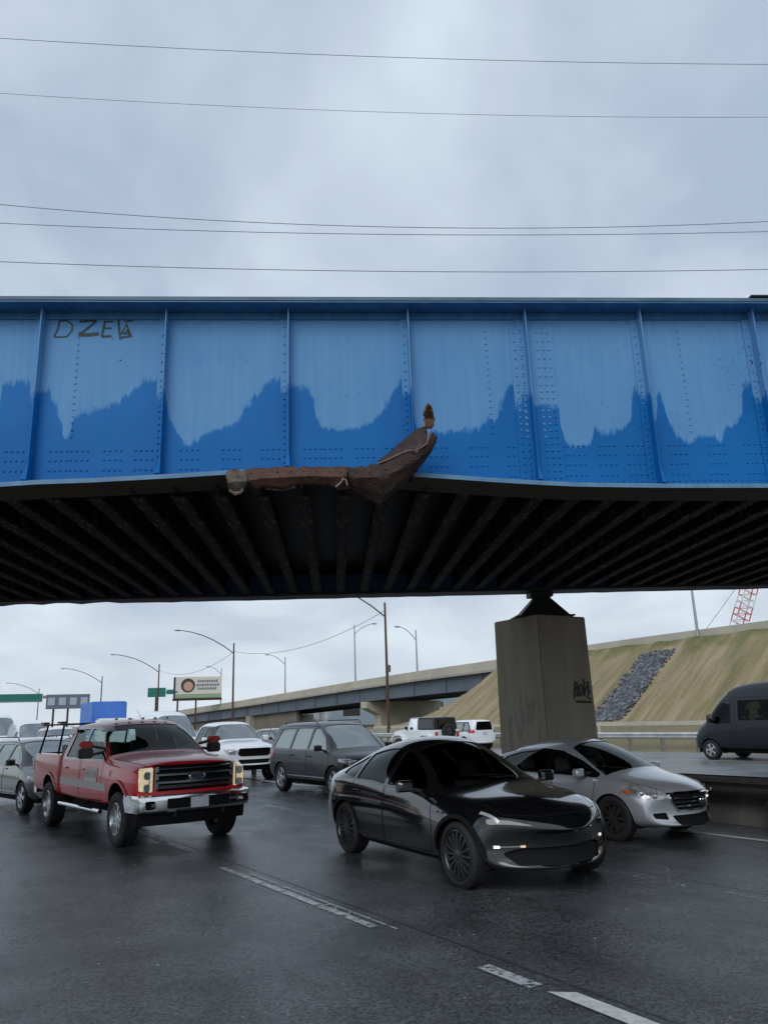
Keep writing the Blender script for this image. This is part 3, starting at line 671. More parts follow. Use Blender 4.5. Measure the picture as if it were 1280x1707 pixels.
root = empty('bridge_pier', 'square concrete pier holding up the blue bridge behind the silver sedan', 'pier', loc=(pw.x, pw.y, 0), rotz=RA)
M_PIER = mat('pier_concrete', (.25, .215, .165), .9, noise=(.36, .315, .25), nscale=2.2, bump=.35, bscale=18, stretch=(1.6, 1.6, .22), nmix=.9)
b = MB(); h = .68
b.add([(-h*1.05, -h*1.05, -.1), (h*1.05, -h*1.05, -.1), (h*1.05, h*1.05, -.1), (-h*1.05, h*1.05, -.1), (-h, -h, PTOP), (h, -h, PTOP), (h, h, PTOP), (-h, h, PTOP)],
      [(0, 1, 5, 4), (1, 2, 6, 5), (2, 3, 7, 6), (3, 0, 4, 7), (4, 5, 6, 7), (0, 3, 2, 1)])
b.build('shaft', M_PIER, root, bevel=.02)
g = MB(); hy = -h*1.02-.012       # end face: local -y; side face: local -x
def st2(pts, w): g.ribbon([(.12+(x-.12)*.85, -(h+.05*h*(1-z/4.))-.006, z) for x, z in pts], w, (0, -1, 0))
for pts in ([(.12, 2.15), (.20, 2.48), (.26, 2.5), (.24, 2.2)], [(.14, 2.3), (.27, 2.34)], [(.30, 2.2), (.33, 2.42), (.42, 2.42), (.42, 2.22)], [(.47, 2.2), (.5, 2.55)], [(.55, 2.45), (.66, 2.5), (.56, 2.33), (.68, 2.3), (.56, 2.18), (.7, 2.14)], [(.16, 2.1), (.7, 2.08)], [(.2, 2.2), (.3, 2.4), (.36, 2.2)], [(.4, 2.45), (.5, 2.2), (.55, 2.4)], [(.6, 2.2), (.66, 2.42)], [(.18, 2.38), (.3, 2.36)]): st2(pts, .045)
g.build('graffiti', mat('black_spray', (.01, .01, .011), .6), root, fix=False)
g = MB()
for k in range(15):
    y0 = random.uniform(-.6, .42); z0 = random.uniform(1.45, 2.0); P = [(y0, z0)]
    for j in range(4): P.append((P[-1][0]+random.uniform(-.09, .12), P[-1][1]+random.choice((-.22, .18, -.25, .2))*random.uniform(.5, 1)))
    g.ribbon([(-(h+.05*h*(1-z/4.))-.006, y, z) for y, z in P], .022, (-1, 0, 0))
g.build('graffiti', mat('faded_white_spray', (.27, .255, .23), .8), root, fix=False)['label'] = 'faded pale scribbles low on the left face'
# ------------------------------------------------------------------ vehicle kit
M_TYRE = mat('tyre_rubber', (.012, .012, .013), .75, bump=.2, bscale=60)
M_RIM = mat('silver_alloy', (.50, .51, .53), .30, metal=.85)
M_RIMD = mat('dark_alloy', (.055, .056, .06), .25, metal=.6)
M_CHROME = mat('chrome', (.75, .77, .79), .10, metal=1.)
M_TRIM = mat('black_trim', (.010, .010, .011), .35)
M_GLOSSB = mat('gloss_black', (.006, .006, .007), .06, coat=.6)
M_MATTEB = mat('matte_black', (.008, .008, .009), .8, spec=.15)
M_GLASS = glass_mat('tinted_glass', .62, base=.3)
M_GLASSD = glass_mat('dark_tinted_glass', .10, base=.2)
M_GLASSL = glass_mat('sky_reflecting_glass', .35, base=.74)
M_GLASSC = glass_mat('windscreen_glass', .72, col=(.85, 1, .97), base=.22)
M_LAMP = mat('headlamp_lens', (.62, .64, .66), .12, metal=.35, coat=1., noise=(.12, .12, .13), nscale=14, nmix=.8, detail=2)
M_LAMPD = mat('smoked_lamp_lens', (.10, .105, .11), .07, metal=.4, coat=1.)
M_AMBER = mat('amber_lamp', (.80, .68, .45), .15, coat=1., noise=(.30, .24, .16), nscale=9, nmix=.6, detail=2, emit=(1., .80, .50), estr=.40)
M_LED = mat('lit_led', (.9, .9, .9), .2, emit=(1, .97, .9), estr=1.0)
M_REDL = mat('red_lamp', (.45, .02, .02), .15, coat=1.)
M_PLATE = mat('number_plate', (.68, .69, .72), .4, noise=(.45, .47, .55), nscale=30)
M_SEAT = mat('seat_cloth', (.05, .05, .052), .85)
M_SEATG = mat('grey_seat_cloth', (.20, .195, .19), .85)
M_DISC = mat('brake_disc', (.2, .2, .2), .4, metal=.8)

def sdf_poly(P, X, Y):
    P = np.asarray(P, float); d = np.full(X.shape, 1e9); s = np.ones(X.shape); n = len(P)
    for i in range(n):
        a, b_ = P[i], P[i-1]; ex, ey = b_[0]-a[0], b_[1]-a[1]; wx, wy = X-a[0], Y-a[1]
        t = np.clip((wx*ex+wy*ey)/(ex*ex+ey*ey+1e-12), 0, 1); qx, qy = wx-ex*t, wy-ey*t
        d = np.minimum(d, qx*qx+qy*qy)
        c1 = Y >= a[1]; c2 = Y < b_[1]; c3 = ex*wy > ey*wx
        flip = (c1 & c2 & c3) | (~c1 & ~c2 & ~c3); s = np.where(flip, -s, s)
    return s*np.sqrt(d)
def cen(P): P = np.asarray(P); return P.mean(0)
def rpoly(P, r, X, Y):            # rounded polygon
    P = np.asarray(P, float); c = P.mean(0)
    Q = [p-(p-c)/max(1e-6, np.linalg.norm(p-c))*r*1.25 for p in P]
    return sdf_poly(Q, X, Y)-r

class Shell:
    """triangle shell with interpolated normals that regions can be cut out of"""
    def __init__(s, V, N, T): s.V = list(map(np.array, V)); s.N = list(map(np.array, N)); s.T = [tuple(t) for t in T]
    def arrays(s): return np.array(s.V), np.array(s.N), np.array(s.T)
    def cut(s, field, mask):
        V, N, T = s.arrays(); F = field(V); cenV = V[T].mean(1); cN = N[T].mean(1)
        mk = mask(cenV, cN); ft = F[T]; inn = (ft < 0).sum(1); keep = []; out = []; cache = {}
        def mid(a, b):
            k = (a, b) if a < b else (b, a)
            if k not in cache:
                t = F[a]/(F[a]-F[b]); s.V.append(V[a]+(V[b]-V[a])*t); n = N[a]+(N[b]-N[a])*t; s.N.append(n/np.linalg.norm(n)); cache[k] = len(s.V)-1
            return cache[k]
        for i, t in enumerate(T.tolist()):
            if not mk[i] or inn[i] == 0: keep.append(tuple(t)); continue
            if inn[i] == 3: out.append(tuple(t)); continue
            a, b, c = t; f = [F[a] < 0, F[b] < 0, F[c] < 0]
            while not (f[0] and not f[1]) or (inn[i] == 2 and f[2] is np.True_ and False):
                a, b, c = b, c, a; f = [f[1], f[2], f[0]]
            # now a inside, b outside
            if inn[i] == 1: p, q = mid(a, b), mid(a, c); out.append((a, p, q)); keep += [(p, b, c), (p, c, q)]
            else: p, q = mid(a, b), mid(b, c); keep.append((p, b, q)); out += [(a, p, q), (a, q, c)]
        s.T = keep
        return out
    def mesh(s, name, T, mats, parent=None, off=0., depth=0., skirt=0, M=None, label=None, flat=False):
        if not T: return None
        T = np.array(T); used, inv = np.unique(T, return_inverse=True); inv = inv.reshape(T.shape)
        V, N = np.array(s.V)[used], np.array(s.N)[used]; V2 = V+N*off; verts = [tuple(p) for p in V2]; faces = [tuple(t) for t in inv.tolist()]; mi = [0]*len(faces); nor = [tuple(n) for n in N]
        if skirt:
            E = {}
            for t in inv.tolist():
                for a, b in ((t[0], t[1]), (t[1], t[2]), (t[2], t[0])): E[(a, b)] = 1
            k0 = len(verts); idx = {}
            for a, b in [e for e in E if (e[1], e[0]) not in E]:
                q = []
                for v in (a, b):
                    if v not in idx:
                        idx[v] = len(verts); verts.append(tuple(V[v]+N[v]*(depth))); nor.append(tuple(N[v]))
                    q.append(idx[v])
                faces.append((b, a, q[0], q[1])); mi.append(skirt if len(mats) > 1 else 0)
        me = bpy.data.meshes.new(name); me.from_pydata(verts, [], faces); me.update()
        for m in mats: me.materials.append(m)
        me.polygons.foreach_set('material_index', mi)
        me.polygons.foreach_set('use_smooth', [not flat]*len(faces))
        if not flat and not skirt: me.normals_split_custom_set_from_vertices(nor)
        elif not flat: me.set_sharp_from_angle(angle=R_(50))
        o = bpy.data.objects.new(name, me); COL.objects.link(o); o.parent = parent
        if label: o['label'] = label
        return o

def loft(stations, crease, levels, size=None):
    """stations: (x, bow, [(y,z)...]) rear to front; returns a subdivided triangle shell"""
    n = len(stations[0][2]); verts = []; faces = []; rings = []
    for x, bow, pts in stations:
        ym = max(p[0] for p in pts); R = []
        for j, (y, z) in enumerate(pts): R.append(len(verts)); verts.append((x-bow*(y/ym)**2, y, z))
        L = [R[0]]
        for j in range(1, n-1):
            y, z = pts[j]; L.append(len(verts)); verts.append((x-bow*(y/ym)**2, -y, z))
        L.append(R[-1]); rings.append((R, L))
    cr = {}
    for (R0, L0), (R1, L1) in zip(rings, rings[1:]):
        for j in range(n-1):
            faces.append((R0[j], R1[j], R1[j+1], R0[j+1])); faces.append((L0[j+1], L1[j+1], L1[j], L0[j]))
        for j, c in crease.items():
            for A, B in ((R0[j], R1[j]), (L0[j], L1[j])): cr[(min(A, B), max(A, B))] = c
    for ring, st, sg in ((rings[0], stations[0], -1), (rings[-1], stations[-1], 1)):
        R, L = ring; x = st[0]; mid = [R[0]]
        for j in range(1, n-1): mid.append(len(verts)); verts.append((x, 0, st[2][j][1]))
        mid.append(R[-1])
        for j in range(n-1):
            q1 = [R[j], R[j+1], mid[j+1], mid[j]]; q2 = [mid[j], mid[j+1], L[j+1], L[j]]
            for q in (q1, q2):
                q = list(dict.fromkeys(q))
                if len(q) > 2: faces.append(tuple(q) if sg > 0 else tuple(q[::-1]))
    me = bpy.data.meshes.new('tmp'); me.from_pydata(verts, [], faces); me.update()
    bm = bmesh.new(); bm.from_mesh(me); bmesh.ops.recalc_face_normals(bm, faces=bm.faces)
    cl = bm.edges.layers.float.new('crease_edge'); bm.edges.ensure_lookup_table()
    for e_ in bm.edges:
        k = (min(e_.verts[0].index, e_.verts[1].index), max(e_.verts[0].index, e_.verts[1].index))
        if k in cr: e_[cl] = cr[k]
    bm.to_mesh(me); bm.free()
    ob = bpy.data.objects.new('tmp', me); COL.objects.link(ob)
    md = ob.modifiers.new('s', 'SUBSURF'); md.levels = md.render_levels = levels
    dg = bpy.context.evaluated_depsgraph_get(); ev = ob.evaluated_get(dg); m2 = ev.to_mesh(); m2.calc_loop_triangles()
    V = np.array([v.co[:] for v in m2.vertices]); N = np.array([v.normal[:] for v in m2.vertices]); T = [tuple(t.vertices) for t in m2.loop_triangles]
    ev.to_mesh_clear(); bpy.data.objects.remove(ob); bpy.data.meshes.remove(me)
    if size:      # (x0, x1, halfwidth, ztop)
        x0, x1, hw_, zt_ = size; mn, mxx = V.min(0), V.max(0)
        V[:, 0] = x0+(V[:, 0]-mn[0])*(x1-x0)/(mxx[0]-mn[0]); V[:, 1] *= hw_/mxx[1]
        V[:, 2] = mn[2]+(V[:, 2]-mn[2])*(zt_-mn[2])/(mxx[2]-mn[2])
    return Shell(V, N, T)

def side_mask(sg, ny=.25, x0=-9, x1=9): return lambda C, N: (C[:, 1]*sg > .2) & (N[:, 1]*sg > ny) & (C[:, 0] > x0) & (C[:, 0] < x1)
def front_mask(x0, nx=.05, z0=-9, z1=9): return lambda C, N: (C[:, 0] > x0) & (N[:, 0] > nx) & (C[:, 2] > z0) & (C[:, 2] < z1)
def rear_mask(x1, nx=.05): return lambda C, N: (C[:, 0] < x1) & (N[:, 0] < -nx)
def f_side(P, r=.03): return lambda V: rpoly(P, r, V[:, 0], V[:, 2])
def f_front(P, r=.03): return lambda V: rpoly(P, r, V[:, 1], V[:, 2])
def f_top(P, r=.03): return lambda V: rpoly(P, r, V[:, 0], V[:, 1])
def mirror(P): return [(-a, b_) for a, b_ in P][::-1]

def wheel(parent, x, y, R, w, style='ten', rimm=None, rr_=.7, steer=0.):
    """y is the outer face of the tyre; tyre mesh with a rim child"""
    sg = 1 if y > 0 else -1; r_in = R*rr_; rimm = rimm or M_RIM
    b = MB(); prof = [(-w, r_in), (-w*.98, r_in+.01), (-w*.97, R*.93), (-w*.88, R*.985), (-w*.5, R), (-w*.12, R*.985), (-.03*w, R*.93), (0, R*.85), (-.01, r_in+.012), (-.02, r_in)]
    b.lathe(prof, n=40, sgn=sg)
    for k in range(40):       # tread blocks
        a = 2*math.pi*k/40
        for yy in (-w*.86, -w*.32):
            M = Matrix.Rotation(-a, 4, 'Y'); b.box(R*.965, R*1.004, sg*yy, sg*(yy+w*.2), -.016, .016, 0, M)
    t = b.build('wheel', M_TYRE, parent, smooth=True, loc=(x, y, R)); t.rotation_euler.z = steer
    b = MB(); b.lathe([(-.005, r_in+.006), (-.02, r_in+.012), (-.012, r_in-.012), (-.03, r_in-.025), (-w*.75, r_in-.035)], n=40, sgn=sg)
    hub = R*.16; dish = -.02 if style != 'truck' else -.05
    ns = {'ten': 10, 'five': 5, 'six': 6, 'truck': 8, 'multi': 16, 'steel': 6, 'turbine': 9}[style]
    for k in range(ns):
        a0 = 2*math.pi*k/ns
        wo = {'ten': .055, 'five': .11, 'six': .10, 'truck': .075, 'multi': .028, 'steel': .12, 'turbine': .07}[style]*R/.34
        wi = wo*(.7 if style != 'multi' else .9)
        M = Matrix.Rotation(-a0, 4, 'Y'); v = []
        for rad, ww, yy in ((hub*.8, wi, dish), (r_in*.6, wi*.9, dish+.004), (r_in-.008, wo, dish-.004)):
            for s2, dd in ((-1, 0), (1, 0), (1, -.03), (-1, -.03)): v.append(M @ Vector((rad, sg*(yy+dd), s2*ww/2+(rad*.14 if style == 'turbine' else 0))))
        b.add(v, [(0, 1, 5, 4), (1, 2, 6, 5), (3, 0, 4, 7), (2, 3, 7, 6), (4, 5, 9, 8), (5, 6, 10, 9), (7, 4, 8, 11), (6, 7, 11, 10)])
    b.lathe([(dish-.03, hub*1.2), (dish+.003, hub), (dish+.012, hub*.5), (dish+.012, 0.001)], n=20, sgn=sg)
    b.build('rim', rimm, t, smooth=True)
    b = MB(); b.lathe([(-w*.45, r_in*.78), (-w*.45, .02)], n=28, sgn=sg); b.lathe([(-w*.75, r_in-.03), (-w*.75, .02)], n=28, sgn=sg)
    b.build('brake_disc', M_DISC, t)
    return t

def ribbon_on(bvh, pts, w, axis, sg, off=.002, step=.05):
    """thin strip following the shell. pts in (x,z) for the side, (y,z) for the front, (x,y) for the top"""
    P = []
    for (a0, c0), (a1, c1) in zip(pts, pts[1:]):
        n = max(1, int(math.hypot(a1-a0, c1-c0)/step))
        for i in range(n): P.append((a0+(a1-a0)*i/n, c0+(c1-c0)*i/n))
    P.append(pts[-1]); Q = []
    for a, c in P:
        if axis == 'side': o, d = Vector((a, 3*sg, c)), Vector((0, -sg, 0))
        elif axis == 'front': o, d = Vector((6*sg, a, c)), Vector((-sg, 0, 0))
        else: o, d = Vector((a, c, 5)), Vector((0, 0, -1))
        h_, n_, _, _ = bvh.ray_cast(o, d)
        if h_ is None: continue
        if n_.dot(d) > 0: n_ = -n_
        Q.append((h_, n_))
    b = MB(); v = []
    for i, (p, n_) in enumerate(Q):
        d = (Q[min(i+1, len(Q)-1)][0]-Q[max(i-1, 0)][0])
        if d.length < 1e-6: d = Vector((1, 0, 0))
        c = n_.cross(d.normalized()).normalized()*w/2; v += [p+c+n_*off, p-c+n_*off]
    b.add(v, [(2*i, 2*i+1, 2*i+3, 2*i+2) for i in range(len(Q)-1)])
    return b

class Car:
    def __init__(s, name, label, cat, loc, psi, paint, stations, crease, size, levels=3, group=None):
        s.root = empty(name, label, cat, loc=(loc[0], loc[1], loc[2] if len(loc) > 2 else 0), rotz=R_(psi), group=group)
        s.sh = loft(stations, crease, levels, size); V, N, T = s.sh.arrays()
        s.bvh = BVHTree.FromPolygons([tuple(v) for v in V], [tuple(t) for t in T.tolist()])
        s.paint = paint
    def arches(s, xs, R, zc, half, depth=.30, sep=.45):
        zs = zc
        for sg in (1, -1):
            for x in xs:
                f = lambda V, x=x: np.hypot(V[:, 0]-x, (V[:, 2]-zs)*np.where(V[:, 2] < zs, .0+1, 1))-R
                f2 = lambda V, x=x: np.where(V[:, 2] < zs, np.abs(V[:, 0]-x)-R, np.hypot(V[:, 0]-x, V[:, 2]-zs)-R)
                T = s.sh.cut(f2, lambda C, N: (C[:, 1]*sg > sep))
                # liner
                b = MB(); v = []; K = 20; y0 = half-.02; y1 = half-depth-.12
                for k in range(K+1):
                    a = math.pi*k/K; px, pz = x+R*math.cos(a), zs+R*math.sin(a)
                    v += [(px, sg*y0, pz), (px, sg*y1, pz)]
                v = [(x+R, sg*y0, zs-.12), (x+R, sg*y1, zs-.12)]+v+[(x-R, sg*y0, zs-.12), (x-R, sg*y1, zs-.12)]
                n = len(v)//2; b.add(v, [(2*i, 2*i+1, 2*i+3, 2*i+2) for i in range(n-1)]); b.add([v[2*i+1] for i in range(n)], [tuple(range(n))])
                # keep the liner inside the skin
                q = []
                for p in b.v:
                    if abs(p[1]) > y0-.01:
                        h_, n_, _, _ = s.bvh.ray_cast(Vector((p[0], 3*sg, max(p[2], .35))), Vector((0, -sg, 0)))
                        q.append((p[0], (sg*min(abs(h_.y), y0) if h_ else sg*(half-.22)), p[2]))
                    else: q.append(p)
                b.v = q
                b.build('wheel_well', M_MATTEB, s.root, fix=False)
    def region(s, name, field, mask, mats, off=0., depth=0., skirt=0, label=None, parent=None, flat=False):
        return s.sh.mesh(name, s.sh.cut(field, mask), mats if isinstance(mats, list) else [mats], parent or s.root, off, depth, skirt, label=label, flat=flat)
    def side_glass(s, panes, mats, trim=None, off=-.012):
        """trim: big polygon of black surround, panes: polygons inside"""
        for sg in (1, -1):
            for P in panes: s.region('side_window', f_side(P, .025), side_mask(sg), [mats, M_TRIM], off=off, depth=.001, skirt=1)
            if trim is not None: s.region('window_surround', f_side(trim, .03), side_mask(sg, .2), M_GLOSSB, off=.002, depth=-.004, skirt=0)
    def doors(s, polys, handles=None, hm=None):
        for sg in (1, -1):
            for i, P in enumerate(polys):
                d = s.region('door', f_side(P, .05), side_mask(sg, .1), s.paint, off=0.0)
                if d is None: continue
                Pc = [tuple(p) for p in P]+[tuple(P[0])]
                rb = ribbon_on(s.bvh, Pc, .010, 'side', sg, .0015); rb.build('door_seam', M_MATTEB, d, fix=False)
                if handles:
                    hx, hz = handles[i]; h_, n_, _, _ = s.bvh.ray_cast(Vector((hx, 3*sg, hz)), Vector((0, -sg, 0)))
                    if h_: MB().box(-.10, .10, -.018, .018, -.014, .014).build('handle', hm or s.paint, d, bevel=.008, loc=(h_.x, h_.y+sg*.014, h_.z))
    def line(s, name, pts, w, axis, sg, m, parent=None, off=.002):
        return ribbon_on(s.bvh, pts, w, axis, sg, off).build(name, m, parent or s.root, fix=False)
    def finish(s, under=M_MATTEB):
        return s.sh.mesh('body', s.sh.T, [s.paint], s.root)
    def wheels(s, xs, half, R, w, style, rimm=None, rr_=.7, steer=0.):
        for x in xs:
            for sg in (1, -1): wheel(s.root, x, sg*half, R, w, style, rimm, rr_, steer if x > 0 else 0)
    def mirrors(s, x, y, z, sx=.10, sy=.20, sz=.14, shell=None, arm=.05, stem=True, low=None):
        for sg in (1, -1):
            b = MB(); v = []
            for xx, k in ((-sx/2, .86), (-sx/2+.02, 1.), (sx*.2, .95), (sx/2, .62)):
                for yy, zz_ in ((-.5, -.42), (-.5, .42), (-.35, .5), (.38, .5), (.5, .34), (.5, -.40), (.4, -.5), (-.4, -.5)): v.append((xx, sg*yy*sy*k, zz_*sz*k))
            f = [tuple(range(8))]+[(i*8+j, i*8+(j+1) % 8, (i+1)*8+(j+1) % 8, (i+1)*8+j) for i in range(3) for j in range(8)]+[tuple(range(31, 23, -1))]
            b.add(v, f); o = b.build('wing_mirror', shell or s.paint, s.root, loc=(x, sg*(y+arm+sy/2), z), smooth=True)
            MB().box(-sx/2-.003, -sx/2+.004, -sy*.42, sy*.42, -sz*.4, sz*.4).build('mirror_glass', M_CHROME, o)
            if stem: MB().bar((0, -sg*(sy*.3), -sz*.2), (0, -sg*(sy/2+arm+.06), -sz*.55), .05, .035).build('mirror_arm', M_TRIM, o)
    def cabin(s, xs, seat_y, zf, zh, dash_x, dash_z, hw_, m=None, wheel_side=1, floor=None):
        m = m or M_SEAT
        b = MB(); b.box(dash_x-.35, dash_x+.25, -hw_, hw_, dash_z-.35, dash_z); b.build('dashboard', M_MATTEB, s.root, bevel=.04)
        for x in xs:
            for y in (seat_y, -seat_y):
                b = MB()
                for z0, z1, ww, xo in ((zf, zf+.62*(zh-zf), .25, 0), (zf+.70*(zh-zf), zh, .13, -.04)):
                    b.add([(x+dx_+xo-(z-zf)*.22, y+dy_, z) for z in (z0, z1) for dx_, dy_ in ((-.06, -ww), (.06, -ww), (.06, ww), (-.06, ww))], [(0, 1, 5, 4), (1, 2, 6, 5), (2, 3, 7, 6), (3, 0, 4, 7), (4, 5, 6, 7), (0, 3, 2, 1)])
                b.add([(x+dx_, y+dy_, z) for z in (zf-.12, zf+.04) for dx_, dy_ in ((-.05, -.25), (.45, -.25), (.45, .25), (-.05, .25))], [(0, 1, 5, 4), (1, 2, 6, 5), (2, 3, 7, 6), (3, 0, 4, 7), (4, 5, 6, 7), (0, 3, 2, 1)])
                b.bar((x-.12, y, zf+.5*(zh-zf)), (x-.16, y, zh-.05), .03, .03)
                b.build('seat', m, s.root, bevel=.03, smooth=True)
        b = MB(); c = Vector((dash_x-.48, wheel_side*seat_y, dash_z-.02))
        ring = [c+Vector((-.06*math.sin(a)*0+.08*math.sin(a), .185*math.cos(a), .17*math.sin(a))) for a in [2*math.pi*k/20 for k in range(21)]]
        b.tube(ring, .016, 6); b.bar(c, c+Vector((.25, 0, -.1)), .05, .05); b.bar(c+Vector((0, -.17, 0)), c+Vector((0, .17, 0)), .03, .04)
        b.build('steering_wheel', M_MATTEB, s.root, smooth=True)
    def underbody(s, x0, x1, hw_, z0=.2, z1=.32): MB().box(x0, x1, -hw_, hw_, z0, z1).build('underbody', M_MATTEB, s.root)

def person(loc, psi, shirt, hair, sx=.0, arms=True, label='driver', hair_m=None):
    """seated driver, one skinned surface; origin at the seat, facing local +x"""
    bm_v = [(0, 0, .0), (0, 0, .25), (-.03, 0, .46), (-.02, 0, .55), (.0, 0, .63), (-.02, .17, .45), (.10, .22, .25), (.34, .15, .30), (.42, .12, .33),
            (-.02, -.17, .45), (.10, -.22, .25), (.34, -.15, .30), (.42, -.12, .33), (.22, .11, .0), (.46, .12, .02), (.22, -.11, .0), (.46, -.12, .02)]
    rad = [.15, .15, .13, .055, .06, .075, .05, .038, .04, .075, .05, .038, .04, .09, .07, .09, .07]
    ed = [(0, 1), (1, 2), (2, 3), (3, 4), (2, 5), (5, 6), (6, 7), (7, 8), (2, 9), (9, 10), (10, 11), (11, 12), (0, 13), (13, 14), (0, 15), (15, 16)]
    # head as a short chain
    bm_v += [(.01, 0, .70), (.012, 0, .78)]; rad += [.088, .075]; ed += [(4, 17), (17, 18)]
    me = bpy.data.meshes.new('person'); me.from_pydata(bm_v, ed, []); me.update()
    o = bpy.data.objects.new('person', me); COL.objects.link(o)
    sk = o.modifiers.new('skin', 'SKIN'); sv_ = me.skin_vertices[0].data
    for i, r in enumerate(rad): sv_[i].radius = (r, r)
    sv_[0].use_root = True
    o.modifiers.new('sub', 'SUBSURF').levels = 2; o.modifiers['sub'].render_levels = 2
    return o
# ------------------------------------------------------------------ vehicles
def paint(name, col, rough=.22, metal=.3, coat=1., back=(.02, .02, .02), dirt=None):
    return mat(name, col, rough, metal=metal, coat=coat, back=back, noise=dirt, nscale=2.2, nmix=.5)
P_BLACK = paint('black_car_paint', (.0045, .0047, .0055), .12, 0.)
P_RED = paint('red_car_paint', (.50, .006, .014), .28, 0., coat=.45)
P_SILVER = paint('silver_car_paint', (.50, .52, .56), .30, .5)
P_CHAR = paint('charcoal_car_paint', (.010, .011, .013), .35, 0., coat=.3)
P_WHITE = paint('white_car_paint', (.78, .80, .82), .30, 0.)
P_NAVY = paint('navy_van_paint', (.004, .006, .012), .4, 0., coat=.15)
P_GREY = paint('grey_car_paint', (.075, .078, .082), .25, .4)

# station helper: values along the car -> one section with 9 points
def sec(x, bow, zb, wb, zr, wr, zm, wm, zs, ws, ze, we, zt, kt=.55, dz=.02):
    """bottom, rocker, widest, shoulder, upper edge, top centre"""
    return (x, bow, [(0, zb), (wb, zb), (wr, zr), (wm, zm), (ws, zs), (we, ze), (we*kt, zt-dz), (0, zt)])

